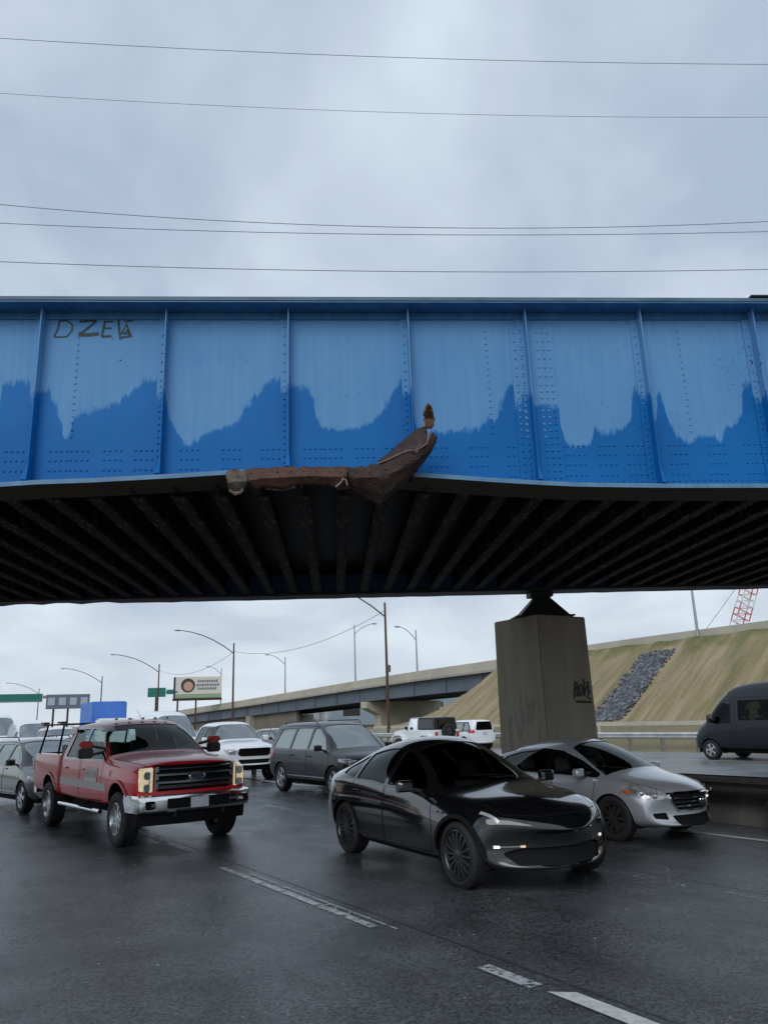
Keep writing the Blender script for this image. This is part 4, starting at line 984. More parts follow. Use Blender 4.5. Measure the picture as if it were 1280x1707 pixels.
# ---- black crossover coupe
def black_crossover():
    S = [sec(-2.42, -.30, .42, .55, .48, .80, .72, .80, .98, .72, 1.06, .60, 1.10),
         sec(-2.36, -.24, .33, .62, .42, .86, .72, .88, 1.00, .80, 1.12, .66, 1.16),
         sec(-2.10, -.10, .24, .70, .36, .91, .76, .93, 1.04, .86, 1.14, .70, 1.24),
         sec(-1.70, -.05, .20, .76, .32, .93, .78, .96, 1.07, .89, 1.18, .71, 1.40),
         sec(-1.15, -.03, .18, .78, .28, .92, .78, .955, 1.06, .895, 1.38, .65, 1.565),
         sec(-.55, 0, .18, .78, .26, .91, .76, .945, 1.035, .89, 1.50, .60, 1.65),
         sec(-.14, .03, .18, .78, .26, .91, .74, .945, 1.01, .89, 1.50, .59, 1.645),
         sec(.26, .10, .18, .78, .26, .91, .72, .945, .985, .89, 1.36, .64, 1.51),
         sec(.78, .16, .18, .78, .26, .92, .72, .955, .965, .885, 1.08, .77, 1.22),
         sec(1.08, .16, .18, .76, .28, .93, .72, .965, .95, .875, .99, .78, 1.055),
         sec(1.65, .16, .18, .74, .30, .93, .70, .96, .91, .84, .945, .72, .985),
         sec(2.02, .26, .20, .66, .30, .88, .62, .92, .82, .80, .86, .64, .885),
         sec(2.26, .42, .22, .58, .30, .80, .52, .86, .70, .74, .75, .56, .775),
         sec(2.36, .50, .26, .46, .32, .68, .46, .74, .58, .66, .64, .46, .66)]
    c = Car('black_car', 'glossy black coupe-roofed crossover with black wheels in the middle lane', 'car', (.85, 11.40), -62, P_BLACK, S, {4: .35}, (-2.42, 2.335, .96, 1.624), 4)
    c.arches((-1.445, 1.445), .385, .36, .94)
    DLO = [(.86, .985), (.58, 1.17), (.24, 1.36), (-.08, 1.47), (-.35, 1.52), (-.8, 1.49), (-1.25, 1.39), (-1.62, 1.26), (-1.82, 1.16), (-1.74, 1.09), (-1.0, 1.045), (0, 1.0)]
    g1 = [(.68, 1.02), (.46, 1.17), (.20, 1.33), (-.1, 1.435), (-.2, 1.45), (-.22, 1.035), (.3, 1.015)]
    g2 = [(-.30, 1.465), (-.6, 1.475), (-.95, 1.42), (-1.12, 1.375), (-1.12, 1.07), (-.6, 1.05), (-.30, 1.035)]
    g3 = [(-1.18, 1.36), (-1.5, 1.255), (-1.70, 1.165), (-1.66, 1.115), (-1.18, 1.075)]
    c.side_glass([g1, g2, g3], M_GLASSD, DLO)
    ws = lambda V: np.maximum(rpoly([(-.72, 1.5), (-.60, 1.58), (.60, 1.58), (.72, 1.5), (.88, 1.0), (.7, .95), (-.7, .95), (-.88, 1.0)], .05, V[:, 1], V[:, 2]), -(V[:, 0]-.0))
    c.region('windscreen', lambda V: np.maximum(sdf_poly([(.02, -.60), (.06, 0), (.02, .60), (.84, .86), (.97, .5), (1.02, 0), (.97, -.5), (.84, -.86)][::-1], V[:, 0], V[:, 1]), np.abs(V[:, 1])-(.575+.335*np.clip((V[:, 0]+.02)/.95, 0, 1))), lambda C, N: (N[:, 2] > .1) & (C[:, 2] > .95), [M_GLASS, M_TRIM], off=-.008, depth=.001, skirt=1)
    c.region('glass_roof', lambda V: sdf_poly([(-.06, -.52), (-.06, .52), (-1.15, .54), (-1.9, .58), (-1.9, -.58), (-1.15, -.54)], V[:, 0], V[:, 1])-.02, lambda C, N: (N[:, 2] > .5) & (C[:, 2] > 1.2), M_GLOSSB, off=.001)
    # front: lamps, lower intake, lip
    for sg in (1, -1):
        P = [(1.55, .89*sg), (1.72, .80*sg), (2.02, .62*sg), (2.12, .46*sg), (2.26, .56*sg), (2.16, .74*sg), (1.9, .90*sg)]
        c.region('headlamp', lambda V, P=P: np.maximum(sdf_poly(P, V[:, 0], V[:, 1])-.01, np.interp(V[:, 0], [1.6, 2.2], [.80, .60])-V[:, 2]), lambda C, N: (C[:, 2] > .5) & (C[:, 2] < .98) & (N[:, 2] > -.3), [M_GLOSSB, M_TRIM], off=.003, depth=-.01, skirt=1)
    c.region('lower_intake', lambda V: rpoly([(-.56, .30), (.56, .30), (.66, .40), (.5, .44), (-.5, .44), (-.66, .40)], .02, V[:, 1], V[:, 2]), front_mask(1.9, .2), [M_MATTEB, M_TRIM], off=-.03, depth=0, skirt=1)
    for sg in (1, -1):
        ribbon_on(c.bvh, [(sg*.685, .472), (sg*.745, .475)], .028, 'front', 1, .006).build('fog_lamp', M_LED, c.root, fix=False)
        ribbon_on(c.bvh, [(sg*.45, .475), (sg*.50, .474)], .024, 'front', 1, .006).build('side_marker', M_AMBER if sg < 0 else M_CHROME, c.root, fix=False)
        ribbon_on(c.bvh, [(1.76, sg*.80), (1.95, sg*.70), (2.08, sg*.60), (2.17, sg*.48)], .040, 'top', 1, .008).build('daytime_lamp', mat('led_strip', (.42, .45, .48), .2, metal=.3), c.root, fix=False)
    for sg in (1, -1): ribbon_on(c.bvh, [(sg*.50, .475), (sg*.685, .473)], .012, 'front', 1, .006).build('lamp_strip', M_RIM, c.root, fix=False)
    c.line('bonnet_seam', [(.95, -.78), (1.5, -.74), (1.95, -.62), (2.13, -.3), (2.17, 0), (2.13, .3), (1.95, .62), (1.5, .74), (.95, .78)], .010, 'top', 1, M_MATTEB)
    b = MB(); b.box(2.352, 2.358, -.035, .035, .615, .655); b.build('badge', M_TRIM, c.root, bevel=.002)
    c.doors([[(.92, .32), (.98, .6), (.9, .96), (.72, 1.01), (-.25, 1.03), (-.26, .7), (-.26, .30)], [(-.28, .30), (-.28, 1.03), (-1.2, 1.06), (-1.12, .75), (-.98, .45), (-.85, .30)]], [(-.10, .885), (-1.05, .90)])
    for sg in (1, -1):
        c.line('rocker_trim', [(-1.0, .26), (0, .26), (1.02, .26)], .05, 'side', sg, M_MATTEB, off=.004)
        for xw in (-1.445, 1.445):
            pts = [(xw+.385*math.cos(a), .36+.385*math.sin(a)) for a in [math.pi*k/14 for k in range(15)]]
            c.line('arch_trim', [(xw+.41*math.cos(a), .36+.41*math.sin(a)) for a in [math.pi*k/16 for k in range(17)]], .05, 'side', sg, M_MATTEB, off=.006)
        rl = [(1.0, 1.0), (.72, 1.17), (.38, 1.36), (.05, 1.475), (-.35, 1.525), (-.8, 1.495), (-1.25, 1.395), (-1.62, 1.265), (-1.84, 1.16)]
        MB().box(-.02, .02, -.005, .005, -.012, .012).build('side_camera', M_TRIM, c.root, loc=(1.15, sg*.962, .80), bevel=.003)
    c.region('tail_lamp', lambda V: sdf_poly([(-2.45, .86), (-2.1, .92), (-2.05, .99), (-2.45, .98)], V[:, 0], V[:, 2]), lambda C, N: (C[:, 0] < -2.0), M_REDL, off=.002)
    c.mirrors(.60, .90, 1.06, .11, .22, .145, arm=.06)
    c.cabin((-.05, -.9), .38, .55, 1.28, .75, .97, .72, M_SEAT)
    MB().box(-.05, .05, -.13, .13, -.035, .035).build('rear_view_mirror', M_CHROME, c.root, loc=(.20, 0, 1.40), bevel=.01)
    ribbon_on(c.bvh, [(.95, .35), (.90, .02), (.86, -.3)], .02, 'top', 1, .02).build('wiper', M_TRIM, c.root, fix=False)
    ribbon_on(c.bvh, [(.96, .0), (.94, .35), (.86, .66)], .02, 'top', 1, .02).build('wiper', M_TRIM, c.root, fix=False)
    c.finish(); c.wheels((-1.445, 1.445), .935, .355, .245, 'multi', M_RIMD, .76)
    c.underbody(-2.0, 1.7, .66, .19, .3)
    c.root.scale = (1.05, 1.05, 1.0)
    return c
black_crossover()
def windscreen(c, xt, xb, wt_, wb_, bow_t, bow_b, mats=None, zmin=.9, name='windscreen', off=-.008):
    """top view outline of a windscreen on the shell; sg by sign of xt < xb (front) or > (rear)"""
    pts = []
    for k in range(9):
        y = -1+2*k/8; pts.append((xb-bow_b*y*y*(1 if xb > xt else -1), y*wb_))
    for k in range(9):
        y = 1-2*k/8; pts.append((xt-bow_t*y*y*(1 if xb > xt else -1), y*wt_))
    return c.region(name, lambda V: sdf_poly(pts, V[:, 0], V[:, 1])-.0, lambda C, N: (N[:, 2] > .08) & (C[:, 2] > zmin), mats or [M_GLASS, M_TRIM], off=off, depth=.001, skirt=1)

def bumper(parent, name, m, x, half, z0, z1, bow, depth=.12, wrap=.5, holes=(), thick=.0, sg=1):
    """curved bumper bar following the nose; front face pushed forward a little in the middle"""
    b = MB(); K = 24; prof = [(0, z0+.0), (.035, z0+.03), (.05, (z0+z1)/2), (.035, z1-.02), (0, z1), (-depth, z1), (-depth, z0)]
    v = []
    for i in range(K+1):
        t = -1+2*i/K; y = half*math.sin(t*math.pi/2)/1.0; xx = x-bow*(1-math.cos(t*math.pi/2))*1.0 - (wrap*max(0, abs(t)-.82)/.18 if abs(t) > .82 else 0)
        if abs(t) > .82: y = half*(1 if t > 0 else -1)*(.96+.04*math.sin((abs(t)-.82)/.18*math.pi/2))
        for dx_, z in prof: v.append((sg*(xx+dx_), y, z))
    n = len(prof); b.add(v, [(i*n+j, i*n+(j+1) % n, (i+1)*n+(j+1) % n, (i+1)*n+j) for i in range(K) for j in range(n)]+[tuple(range(n)), tuple(K*n+j for j in range(n))])
    return b.build(name, m, parent, smooth=True)

def box_on(c, name, m, x, y0, y1, z0, z1, d=.02, bevel=.006, parent=None):
    return MB().box(x-.05, x+d, y0, y1, z0, z1).build(name, m, parent or c.root, bevel=bevel)

# ---- red heavy pickup
def red_pickup():
    S = [sec(-1.36, 0, .60, .86, .66, .97, .98, .985, 1.34, .955, 1.84, .76, 1.93, .6, .01),
         sec(-1.28, 0, .60, .88, .66, .99, .98, 1.005, 1.36, .97, 1.92, .78, 2.0, .6, .01),
         sec(-.6, 0, .58, .88, .64, .99, .98, 1.01, 1.36, .975, 1.95, .78, 2.035, .6, .01),
         sec(.1, 0, .58, .88, .64, .99, .98, 1.01, 1.36, .975, 1.95, .775, 2.035, .6, .01),
         sec(.52, .05, .58, .88, .64, .99, .98, 1.01, 1.35, .975, 1.92, .765, 2.0, .6, .01),
         sec(.92, .08, .58, .88, .64, .99, .98, 1.01, 1.33, .975, 1.66, .85, 1.76, .6, .01),
         sec(1.30, .10, .58, .88, .64, .99, .98, 1.01, 1.30, .97, 1.40, .93, 1.475, .6, .01),
         sec(1.42, .08, .58, .88, .66, .99, .98, 1.015, 1.28, .975, 1.355, .90, 1.43, .6, .0),
         sec(2.1, .06, .60, .86, .70, 1.0, .98, 1.025, 1.24, .98, 1.32, .88, 1.41, .6, .0),
         sec(2.62, .08, .62, .84, .74, .98, .98, 1.005, 1.20, .97, 1.27, .86, 1.37, .6, .0),
         sec(2.84, .12, .66, .80, .76, .94, .98, .965, 1.16, .94, 1.23, .82, 1.33, .6, .0),
         sec(2.90, .14, .70, .76, .80, .90, .98, .92, 1.14, .90, 1.19, .78, 1.27, .6, .0)]
    c = Car('red_pickup', 'red crew cab pickup with chrome grille, lit amber headlamps and a bed rack', 'pickup truck', (-5.05, 15.82), -52, P_RED, S, {4: .6, 3: .2, 5: .35}, (-1.36, 2.93, 1.015, 2.03), 4)
    c.arches((2.03,), .50, .50, 1.0, depth=.34)
    g1 = [(1.14, 1.37), (.62, 1.83), (.0, 1.865), (.0, 1.37)]
    g2 = [(-.12, 1.37), (-.12, 1.865), (-.9, 1.86), (-1.02, 1.37)]
    trim = [(1.24, 1.335), (.64, 1.885), (-.96, 1.90), (-1.12, 1.335)]
    c.side_glass([g1, g2], M_GLASSC, trim)
    windscreen(c, .60, 1.36, .70, .88, .06, .10, [M_GLASSC, M_TRIM], 1.30)
    c.region('rear_window', lambda V: rpoly([(-.55, 1.42), (.55, 1.42), (.52, 1.82), (-.52, 1.82)], .04, V[:, 1], V[:, 2]), rear_mask(-1.1, .4), [M_GLASSC, M_TRIM], off=-.01, depth=.001, skirt=1)
    # grille opening and lamps
    G = [(-.64, .88), (.64, .88), (.70, .94), (.70, 1.26), (-.70, 1.26), (-.70, .94)]
    c.region('grille_opening', f_front(G, .02), front_mask(2.6, .2), [M_MATTEB, M_TRIM], off=-.04, depth=0, skirt=1)
    for sg in (1, -1):
        P = [(sg*.72, .86), (sg*.90, .88), (sg*.92, 1.18), (sg*.88, 1.23), (sg*.72, 1.24)]
        c.region('headlamp', f_front(P, .02), front_mask(2.45, .05), [M_AMBER, M_CHROME], off=.006, depth=-.01, skirt=1)
        for zz_ in (.93, 1.12):
            MB().box(-.02, .012, -.055, .055, -.06, .06).build('lamp_reflector', M_LAMP, c.root, loc=(2.856, sg*.815, zz_), bevel=.018, rotz=-sg*.22)
        P2 = [(sg*.90, .86), (sg*.985, .87), (sg*1.0, 1.20), (sg*.93, 1.22)]
        ribbon_on(c.bvh, [(sg*.90, .89), (sg*.91, 1.05), (sg*.90, 1.19)], .04, 'front', 1, .012).build('turn_signal', M_AMBER, c.root, fix=False)
        ribbon_on(c.bvh, [(sg*.765, 1.22), (sg*.765, .88)], .03, 'front', 1, .012).build('lamp_divider', M_CHROME, c.root, fix=False)
    xg = 2.90
    gl = MB()
    for z0, z1, d in ((.905, .955, .035), (.975, 1.055, .05), (1.10, 1.175, .05), (1.195, 1.24, .035)):
        b = gl; K = 16; v = []
        for i in range(K+1):
            y = -.68+1.36*i/K; xx = xg-.07*(y/.7)**2
            v += [(xx, y, z0), (xx+d*.6, y, z0+.006), (xx+d, y, (z0+z1)/2), (xx+d*.6, y, z1-.006), (xx, y, z1)]
        b.add(v, [(i*5+j, i*5+j+1, i*5+6+j, i*5+5+j) for i in range(K) for j in range(4)]+[(0, 1, 2, 3, 4), tuple(K*5+j for j in range(5))])
    for sg in (1, -1): gl.box(xg-.07, xg-.03, sg*.63, sg*.69, .90, 1.245)
    gl.build('grille_bar', mat('grille_chrome', (.55, .56, .58), .22, metal=1.), c.root, smooth=True)
    b = MB(); b.lathe([(-.01, .001), (0, .13), (.012, .12), (.014, .001)], axis='x', n=28); o = b.build('emblem', M_CHROME, c.root, loc=(xg+.055, 0, 1.08)); o.scale = (1, 1.15, .5)
    b = MB(); b.lathe([(.0, .001), (0, .105), (.006, .1), (.006, .001)], axis='x', n=28); o2 = b.build('emblem_field', mat('emblem_blue', (.02, .03, .06), .2, coat=1.), o, loc=(.014, 0, 0))
    bumper(c.root, 'front_bumper', M_CHROME, 3.02, 1.0, .56, .82, .14, .18, .36)
    for sg in (1, -1):
        MB().box(-.02, .02, -.155, .155, -.062, .062).build('fog_recess', M_MATTEB, c.root, loc=(3.005, sg*.74, .68), bevel=.012, rotz=-sg*.30)
        MB().box(-.01, .012, -.07, .07, -.035, .035).build('fog_lamp', M_LAMP, c.root, loc=(3.022, sg*.74, .68), bevel=.012, rotz=-sg*.30)
        MB().tube([(3.03, sg*.42, .52), (3.10, sg*.42, .50), (3.10, sg*.42, .56)], .02, 8).build('tow_hook', M_TRIM, c.root)
    MB().box(3.05, 3.078, -.53, .53, .612, .765).build('bumper_intake', M_MATTEB, c.root, bevel=.01)
    MB().box(3.075, 3.09, -.155, .155, .60, .76).build('number_plate', M_PLATE, c.root, bevel=.004)
    b = MB(); v = []
    for i in range(13):
        y = -.94+1.88*i/12; xx = 2.98-.16*(y/.94)**2; v += [(xx, y, .57), (xx-.04, y, .36), (xx-.22, y, .34), (xx-.2, y, .57)]
    b.add(v, [(i*4+j, i*4+(j+1) % 4, i*4+4+(j+1) % 4, i*4+4+j) for i in range(12) for j in range(4)]+[(0, 1, 2, 3), (48, 49, 50, 51)])
    b.build('air_dam', M_MATTEB, c.root)
    c.line('bonnet_seam', [(1.45, -.87), (2.3, -.84), (2.78, -.78)], .012, 'top', 1, M_MATTEB); c.line('bonnet_seam', [(1.45, .87), (2.3, .84), (2.78, .78)], .012, 'top', 1, M_MATTEB)
    c.doors([[(1.18, .66), (1.22, 1.30), (1.14, 1.355), (.0, 1.36), (-.04, .66)], [(-.07, .66), (-.07, 1.36), (-1.05, 1.36), (-1.18, 1.2), (-1.16, .66)]], [(.16, 1.16), (-.92, 1.16)], P_RED)
    for sg in (1, -1):
        c.line('arch_trim', [(2.03+.525*math.cos(a), .50+.525*math.sin(a)) for a in [math.pi*(.02+.96*k/16) for k in range(17)]], .05, 'side', sg, P_RED, off=.02)
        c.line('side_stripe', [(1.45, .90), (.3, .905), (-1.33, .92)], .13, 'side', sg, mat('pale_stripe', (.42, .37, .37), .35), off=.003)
        sgn_ = ribbon_on(c.bvh, [(.98, 1.08), (.28, 1.09)], .24, 'side', sg, .006).build('door_sign', mat('pale_door_sign', (.50, .45, .44), .45), c.root, fix=False)
        lt = MB(); 
        for k in range(9):
            x0 = .92-.07*k-(.03 if k > 3 else 0)
            q = ribbon_on(c.bvh, [(x0, 1.02+.02*(k % 2)), (x0-.012, 1.15-.015*(k % 3))], .03, 'side', sg, .009, .06); lt.add(q.v, q.f)
        lt.build('sign_lettering', mat('sign_ink', (.25, .19, .19), .5), sgn_, fix=False)
        MB().tube([(-1.1, sg*1.02, .50), (1.3, sg*1.02, .50)], .038, 10).build('side_step', M_CHROME, c.root, smooth=True)
        MB().box(.2, .9, sg*.98, sg*1.07, .53, .545).build('step_pad', M_MATTEB, c.root)
        b = MB()
        for x in (-.9, .1, 1.1): b.bar((x, sg*.8, .58), (x, sg*1.02, .50), .04, .04)
        b.box(-1.3, 1.5, sg*.62, sg*.72, .46, .62)
        b.build('step_bracket', M_MATTEB, c.root)
        MB().box(-.02, .02, -.01, .012, -.05, .05).build('fender_badge', M_CHROME, c.root, loc=(1.62, sg*1.02, 1.13))
    # tow mirrors
    for sg in (1, -1):
        o = MB().box(-.07, .09, -.12, .12, .02, .14).build('wing_mirror', P_RED, c.root, bevel=.03, loc=(.95, sg*1.23, 1.53), smooth=True)
        MB().box(-.065, .085, -.125, .125, -.16, .018).build('mirror_housing', M_TRIM, o, bevel=.025)
        MB().bar((0, -sg*.1, .05), (0, -sg*.34, .0), .06, .05).bar((0, -sg*.1, -.1), (0, -sg*.34, -.06), .06, .05).build('mirror_arm', M_TRIM, o)
    for y in (-.5, -.25, 0, .25, .5): MB().box(-.05, .05, -.022, .022, 0, .04).build('roof_lamp', M_LAMPD, c.root, loc=(.40-.05*(y/.5)**2, y, 2.02), bevel=.01)
    MB().tube([(-.2, .2, 2.02), (-.45, .2, 2.22)], .004, 6).build('aerial', M_TRIM, c.root)
    c.cabin((.15, -.75), .42, .85, 1.62, 1.05, 1.32, .8, M_SEAT)
    MB().box(-.04, .04, -.13, .13, -.035, .035).build('rear_view_mirror', M_TRIM, c.root, loc=(.75, 0, 1.78), bevel=.01)
    c.finish()
    # bed
    B = [sec(-3.34, 0, .62, .80, .70, .93, .98, .96, 1.26, .965, 1.37, .95, 1.395, .9, 0), sec(-3.28, 0, .62, .86, .68, .985, .98, 1.0, 1.26, 1.0, 1.38, .98, 1.40, .9, 0),
         sec(-2.6, 0, .60, .86, .68, .99, .98, 1.03, 1.26, 1.01, 1.38, .985, 1.40, .9, 0), sec(-1.9, 0, .60, .86, .68, .99, .98, 1.02, 1.26, 1.0, 1.38, .985, 1.40, .9, 0),
         sec(-1.45, 0, .60, .86, .68, .99, .98, 1.005, 1.26, .985, 1.38, .965, 1.40, .9, 0), sec(-1.40, 0, .62, .85, .70, .97, .98, .98, 1.26, .97, 1.37, .95, 1.395, .9, 0)]
    d = Car.__new__(Car); d.root = c.root; d.paint = P_RED; d.sh = loft(B, {4: .5, 5: .9, 6: .9, 1: .5}, 3, (-3.36, -1.39, 1.02, 1.40)); V, N, T = d.sh.arrays()
    d.bvh = BVHTree.FromPolygons([tuple(v) for v in V], [tuple(t) for t in T.tolist()])
    d.arches((-2.03,), .50, .50, 1.0, depth=.34)
    d.region('bed_liner', lambda V: rpoly([(-3.28, -.86), (-1.46, -.86), (-1.46, .86), (-3.28, .86)], .03, V[:, 0], V[:, 1]), lambda C, N: (N[:, 2] > .5) & (C[:, 2] > 1.3), [M_MATTEB, M_MATTEB], off=-.48, depth=0, skirt=1)
    for sg in (1, -1):
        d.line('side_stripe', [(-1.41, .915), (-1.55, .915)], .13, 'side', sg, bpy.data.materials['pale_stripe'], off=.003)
        d.line('arch_trim', [(-2.03+.525*math.cos(a), .50+.525*math.sin(a)) for a in [math.pi*(.02+.96*k/16) for k in range(17)]], .05, 'side', sg, P_RED, off=.02)
        d.region('tail_lamp', f_side([(-3.40, 1.0), (-3.24, 1.0), (-3.24, 1.3), (-3.40, 1.3)], .01), lambda C, N, sg=sg: (C[:, 1]*sg > .5) & (C[:, 0] < -3.1), M_REDL, off=.004)
    d.sh.mesh('bed', d.sh.T, [P_RED], c.root)
    bumper(c.root, 'rear_bumper', M_CHROME, 3.42, .95, .58, .76, .06, .14, .1, sg=-1)
    # rack over the bed
    b = MB()
    for sg in (1, -1):
        b.tube([(-3.15, sg*.93, 1.40), (-2.8, sg*.88, 1.99)], .022, 8); b.tube([(-1.75, sg*.93, 1.40), (-1.56, sg*.90, 1.99)], .022, 8)
    for x in (-2.8, -1.56): b.box(x-.06, x+.06, -1.0, 1.0, 1.965, 2.0)
    b.build('bed_rack', M_TRIM, c.root, smooth=True)
    b = MB()
    for x in (-2.8, -1.56):
        for y in (-.95, .95): b.box(x-.16, x+.16, y-.06, y+.06, 2.002, 2.04)
    b.build('rack_clamp', M_TRIM, c.root, bevel=.01)
    MB().box(-1.62, -1.30, -.90, .90, 1.38, 1.58).build('tool_box', M_TRIM, c.root, bevel=.02)
    c.wheels((-2.03, 2.03), 1.02, .425, .29, 'truck', M_RIM, .60)
    c.underbody(-3.2, 2.7, .62, .42, .62)
    return c
red_pickup()

# ---- silver sedan
def silver_sedan():
    S = [sec(-2.30, -.30, .42, .50, .48, .74, .66, .80, .88, .74, .98, .62, 1.0),
         sec(-2.20, -.20, .32, .60, .40, .80, .66, .85, .90, .80, 1.02, .66, 1.04),
         sec(-1.85, -.06, .24, .70, .32, .84, .68, .88, .93, .835, 1.06, .66, 1.10),
         sec(-1.35, -.04, .2, .72, .28, .85, .68, .88, .95, .835, 1.14, .65, 1.26),
         sec(-.68, -.02, .18, .72, .26, .85, .68, .88, .95, .835, 1.32, .58, 1.44),
         sec(-.1, 0, .18, .72, .26, .85, .66, .88, .94, .83, 1.385, .55, 1.50),
         sec(.37, .04, .18, .72, .26, .85, .66, .88, .92, .83, 1.36, .56, 1.475),
         sec(.86, .10, .18, .72, .26, .85, .65, .88, .90, .83, 1.16, .64, 1.28),
         sec(1.30, .14, .18, .72, .26, .86, .65, .885, .875, .83, .94, .74, 1.035),
         sec(1.46, .14, .18, .70, .28, .86, .64, .885, .86, .82, .91, .72, .985),
         sec(1.75, .16, .18, .68, .30, .86, .62, .88, .80, .80, .85, .68, .92),
         sec(2.05, .24, .20, .60, .30, .81, .56, .84, .72, .77, .78, .62, .84),
         sec(2.24, .34, .22, .54, .30, .74, .48, .78, .62, .70, .68, .52, .74),
         sec(2.30, .38, .25, .46, .32, .66, .44, .70, .56, .62, .62, .44, .66)]
    c = Car('silver_sedan', 'silver four door sedan with chrome grille in the lane beside the bridge pier', 'car', (3.19, 14.12), -53.5, P_SILVER, S, {4: .5}, (-2.31, 2.32, .885, 1.465), 4)
    c.arches((-1.35, 1.35), .355, .325, .87)
    DLO = [(1.12, .925), (.72, 1.11), (.28, 1.255), (-.15, 1.31), (-.8, 1.275), (-1.3, 1.12), (-1.52, 1.04), (-1.45, .98), (0, .945)]
    g1 = [(.95, .955), (.64, 1.09), (.28, 1.21), (.06, 1.26), (.04, .97)]
    g2 = [(-.04, .975), (-.02, 1.265), (-.3, 1.27), (-.75, 1.23), (-1.05, 1.14), (-1.10, .995)]
    g3 = [(-1.17, 1.0), (-1.15, 1.17), (-1.3, 1.10), (-1.42, 1.03)]
    c.side_glass([g1, g2, g3], M_GLASS, DLO)
    windscreen(c, .44, 1.34, .51, .75, .05, .13, [M_GLASSC, M_TRIM], .92)
    windscreen(c, -.95, -1.75, .54, .66, .05, .08, [M_GLASSD, M_TRIM], .98, 'rear_window')
    G = [(-.34, .44), (.34, .44), (.50, .66), (.42, .695), (-.42, .695), (-.50, .66)]
    c.region('grille', f_front(G, .02), front_mask(1.8, .1), [M_MATTEB, M_CHROME], off=-.03, depth=.006, skirt=1)
    gb = MB()
    for z, hw_ in ((.50, .36), (.56, .40), (.62, .44)):
        q = ribbon_on(c.bvh, [(-hw_, z), (hw_, z)], .018, 'front', 1, -.005, .06); gb.add(q.v, q.f)
    gb.build('grille_bar', M_CHROME, c.root, fix=False)
    gb = MB()
    for p0, p1 in (((-.36, .44), (.36, .44)), ((-.36, .44), (-.52, .67)), ((.36, .44), (.52, .67)), ((-.52, .69), (.52, .69))):
        q = ribbon_on(c.bvh, [p0, p1], .028, 'front', 1, .004, .05); gb.add(q.v, q.f)
    gb.build('grille_frame', M_CHROME, c.root, fix=False)
    MB().lathe([(0, .001), (.0, .055), (.012, .05), (.012, .03), (.004, .03), (.004, .001)], axis='x', n=24).box(.0, .014, -.065, .065, -.010, .010).build('emblem', M_CHROME, c.root, loc=(2.325, 0, .575))
    for sg in (1, -1):
        P = [(1.50, .88*sg), (1.62, .78*sg), (1.95, .60*sg), (2.15, .50*sg), (2.20, .56*sg), (2.10, .72*sg), (1.85, .86*sg)]
        c.region('headlamp', lambda V, P=P: np.maximum(sdf_poly(P, V[:, 0], V[:, 1])-.01, np.interp(V[:, 0], [1.45, 2.2], [.70, .575])-V[:, 2]), lambda C, N: (C[:, 2] > .5) & (C[:, 2] < .9) & (N[:, 2] > -.3), [M_LAMP, M_CHROME], off=.004, depth=-.01, skirt=1)
        ribbon_on(c.bvh, [(1.56, sg*.845), (1.70, sg*.83)], .05, 'top', 1, .012).build('turn_signal', mat('orange_lens', (.55, .12, .04), .2, coat=1.), c.root, fix=False)
        P = [(sg*.50, .335), (sg*.70, .36), (sg*.72, .41), (sg*.52, .42)]
        c.region('fog_recess', f_front(P, .015), front_mask(1.5, .1), [M_MATTEB, M_MATTEB], off=-.03, depth=0, skirt=1)
        for lx, ly, lz, lr in ((1.80, .775, .70, .034), (1.97, .69, .665, .030)):
            MB().lathe([(0, .001), (.0, lr), (.012, lr*.9), (.02, lr*.5), (.024, .001)], axis='x', n=16).build('lamp_reflector', M_RIM, c.root, loc=(lx+.066, sg*(ly+.015), lz), rotz=sg*.6)
        c.region('tail_lamp', lambda V: sdf_poly([(-2.4, .72), (-2.05, .78), (-1.98, .92), (-2.4, .95)], V[:, 0], V[:, 2]), lambda C, N, sg=sg: (C[:, 0] < -1.9) & (C[:, 1]*sg > .45), M_REDL, off=.003)
        c.line('window_chrome', [(.98, .925), (0, .94), (-1.42, .975)], .012, 'side', sg, M_CHROME, off=.006)
        c.line('rocker_trim', [(-.98, .25), (.98, .25)], .05, 'side', sg, M_MATTEB, off=.002)
    c.region('lower_intake', f_front([(-.38, .26), (.38, .26), (.44, .37), (-.44, .37)], .015), front_mask(1.9, .1), [M_MATTEB, M_MATTEB], off=-.03, depth=0, skirt=1)
    c.line('bonnet_seam', [(1.42, -.72), (1.75, -.68), (2.08, -.52)], .008, 'top', 1, M_MATTEB); c.line('bonnet_seam', [(1.42, .72), (1.75, .68), (2.08, .52)], .008, 'top', 1, M_MATTEB)
    c.doors([[(.96, .32), (1.02, .6), (1.08, .90), (.0, .95), (-.02, .30)], [(-.04, .30), (-.04, .95), (-1.12, .975), (-1.12, .75), (-.95, .45), (-.88, .30)]], [(.14, .80), (-.98, .83)], M_SILV if False else P_SILVER)
    c.mirrors(.88, .84, .97, .10, .20, .13, arm=.05)
    c.cabin((.15, -.65), .36, .45, 1.16, 1.05, .88, .66, M_SEATG)
    MB().box(-.04, .04, -.11, .11, -.03, .03).build('rear_view_mirror', M_TRIM, c.root, loc=(.64, 0, 1.25), bevel=.01)
    c.finish(); c.wheels((-1.35, 1.35), .875, .325, .21, 'ten', M_RIMD, .66); c.underbody(-1.9, 1.65, .62, .18, .3)
silver_sedan()
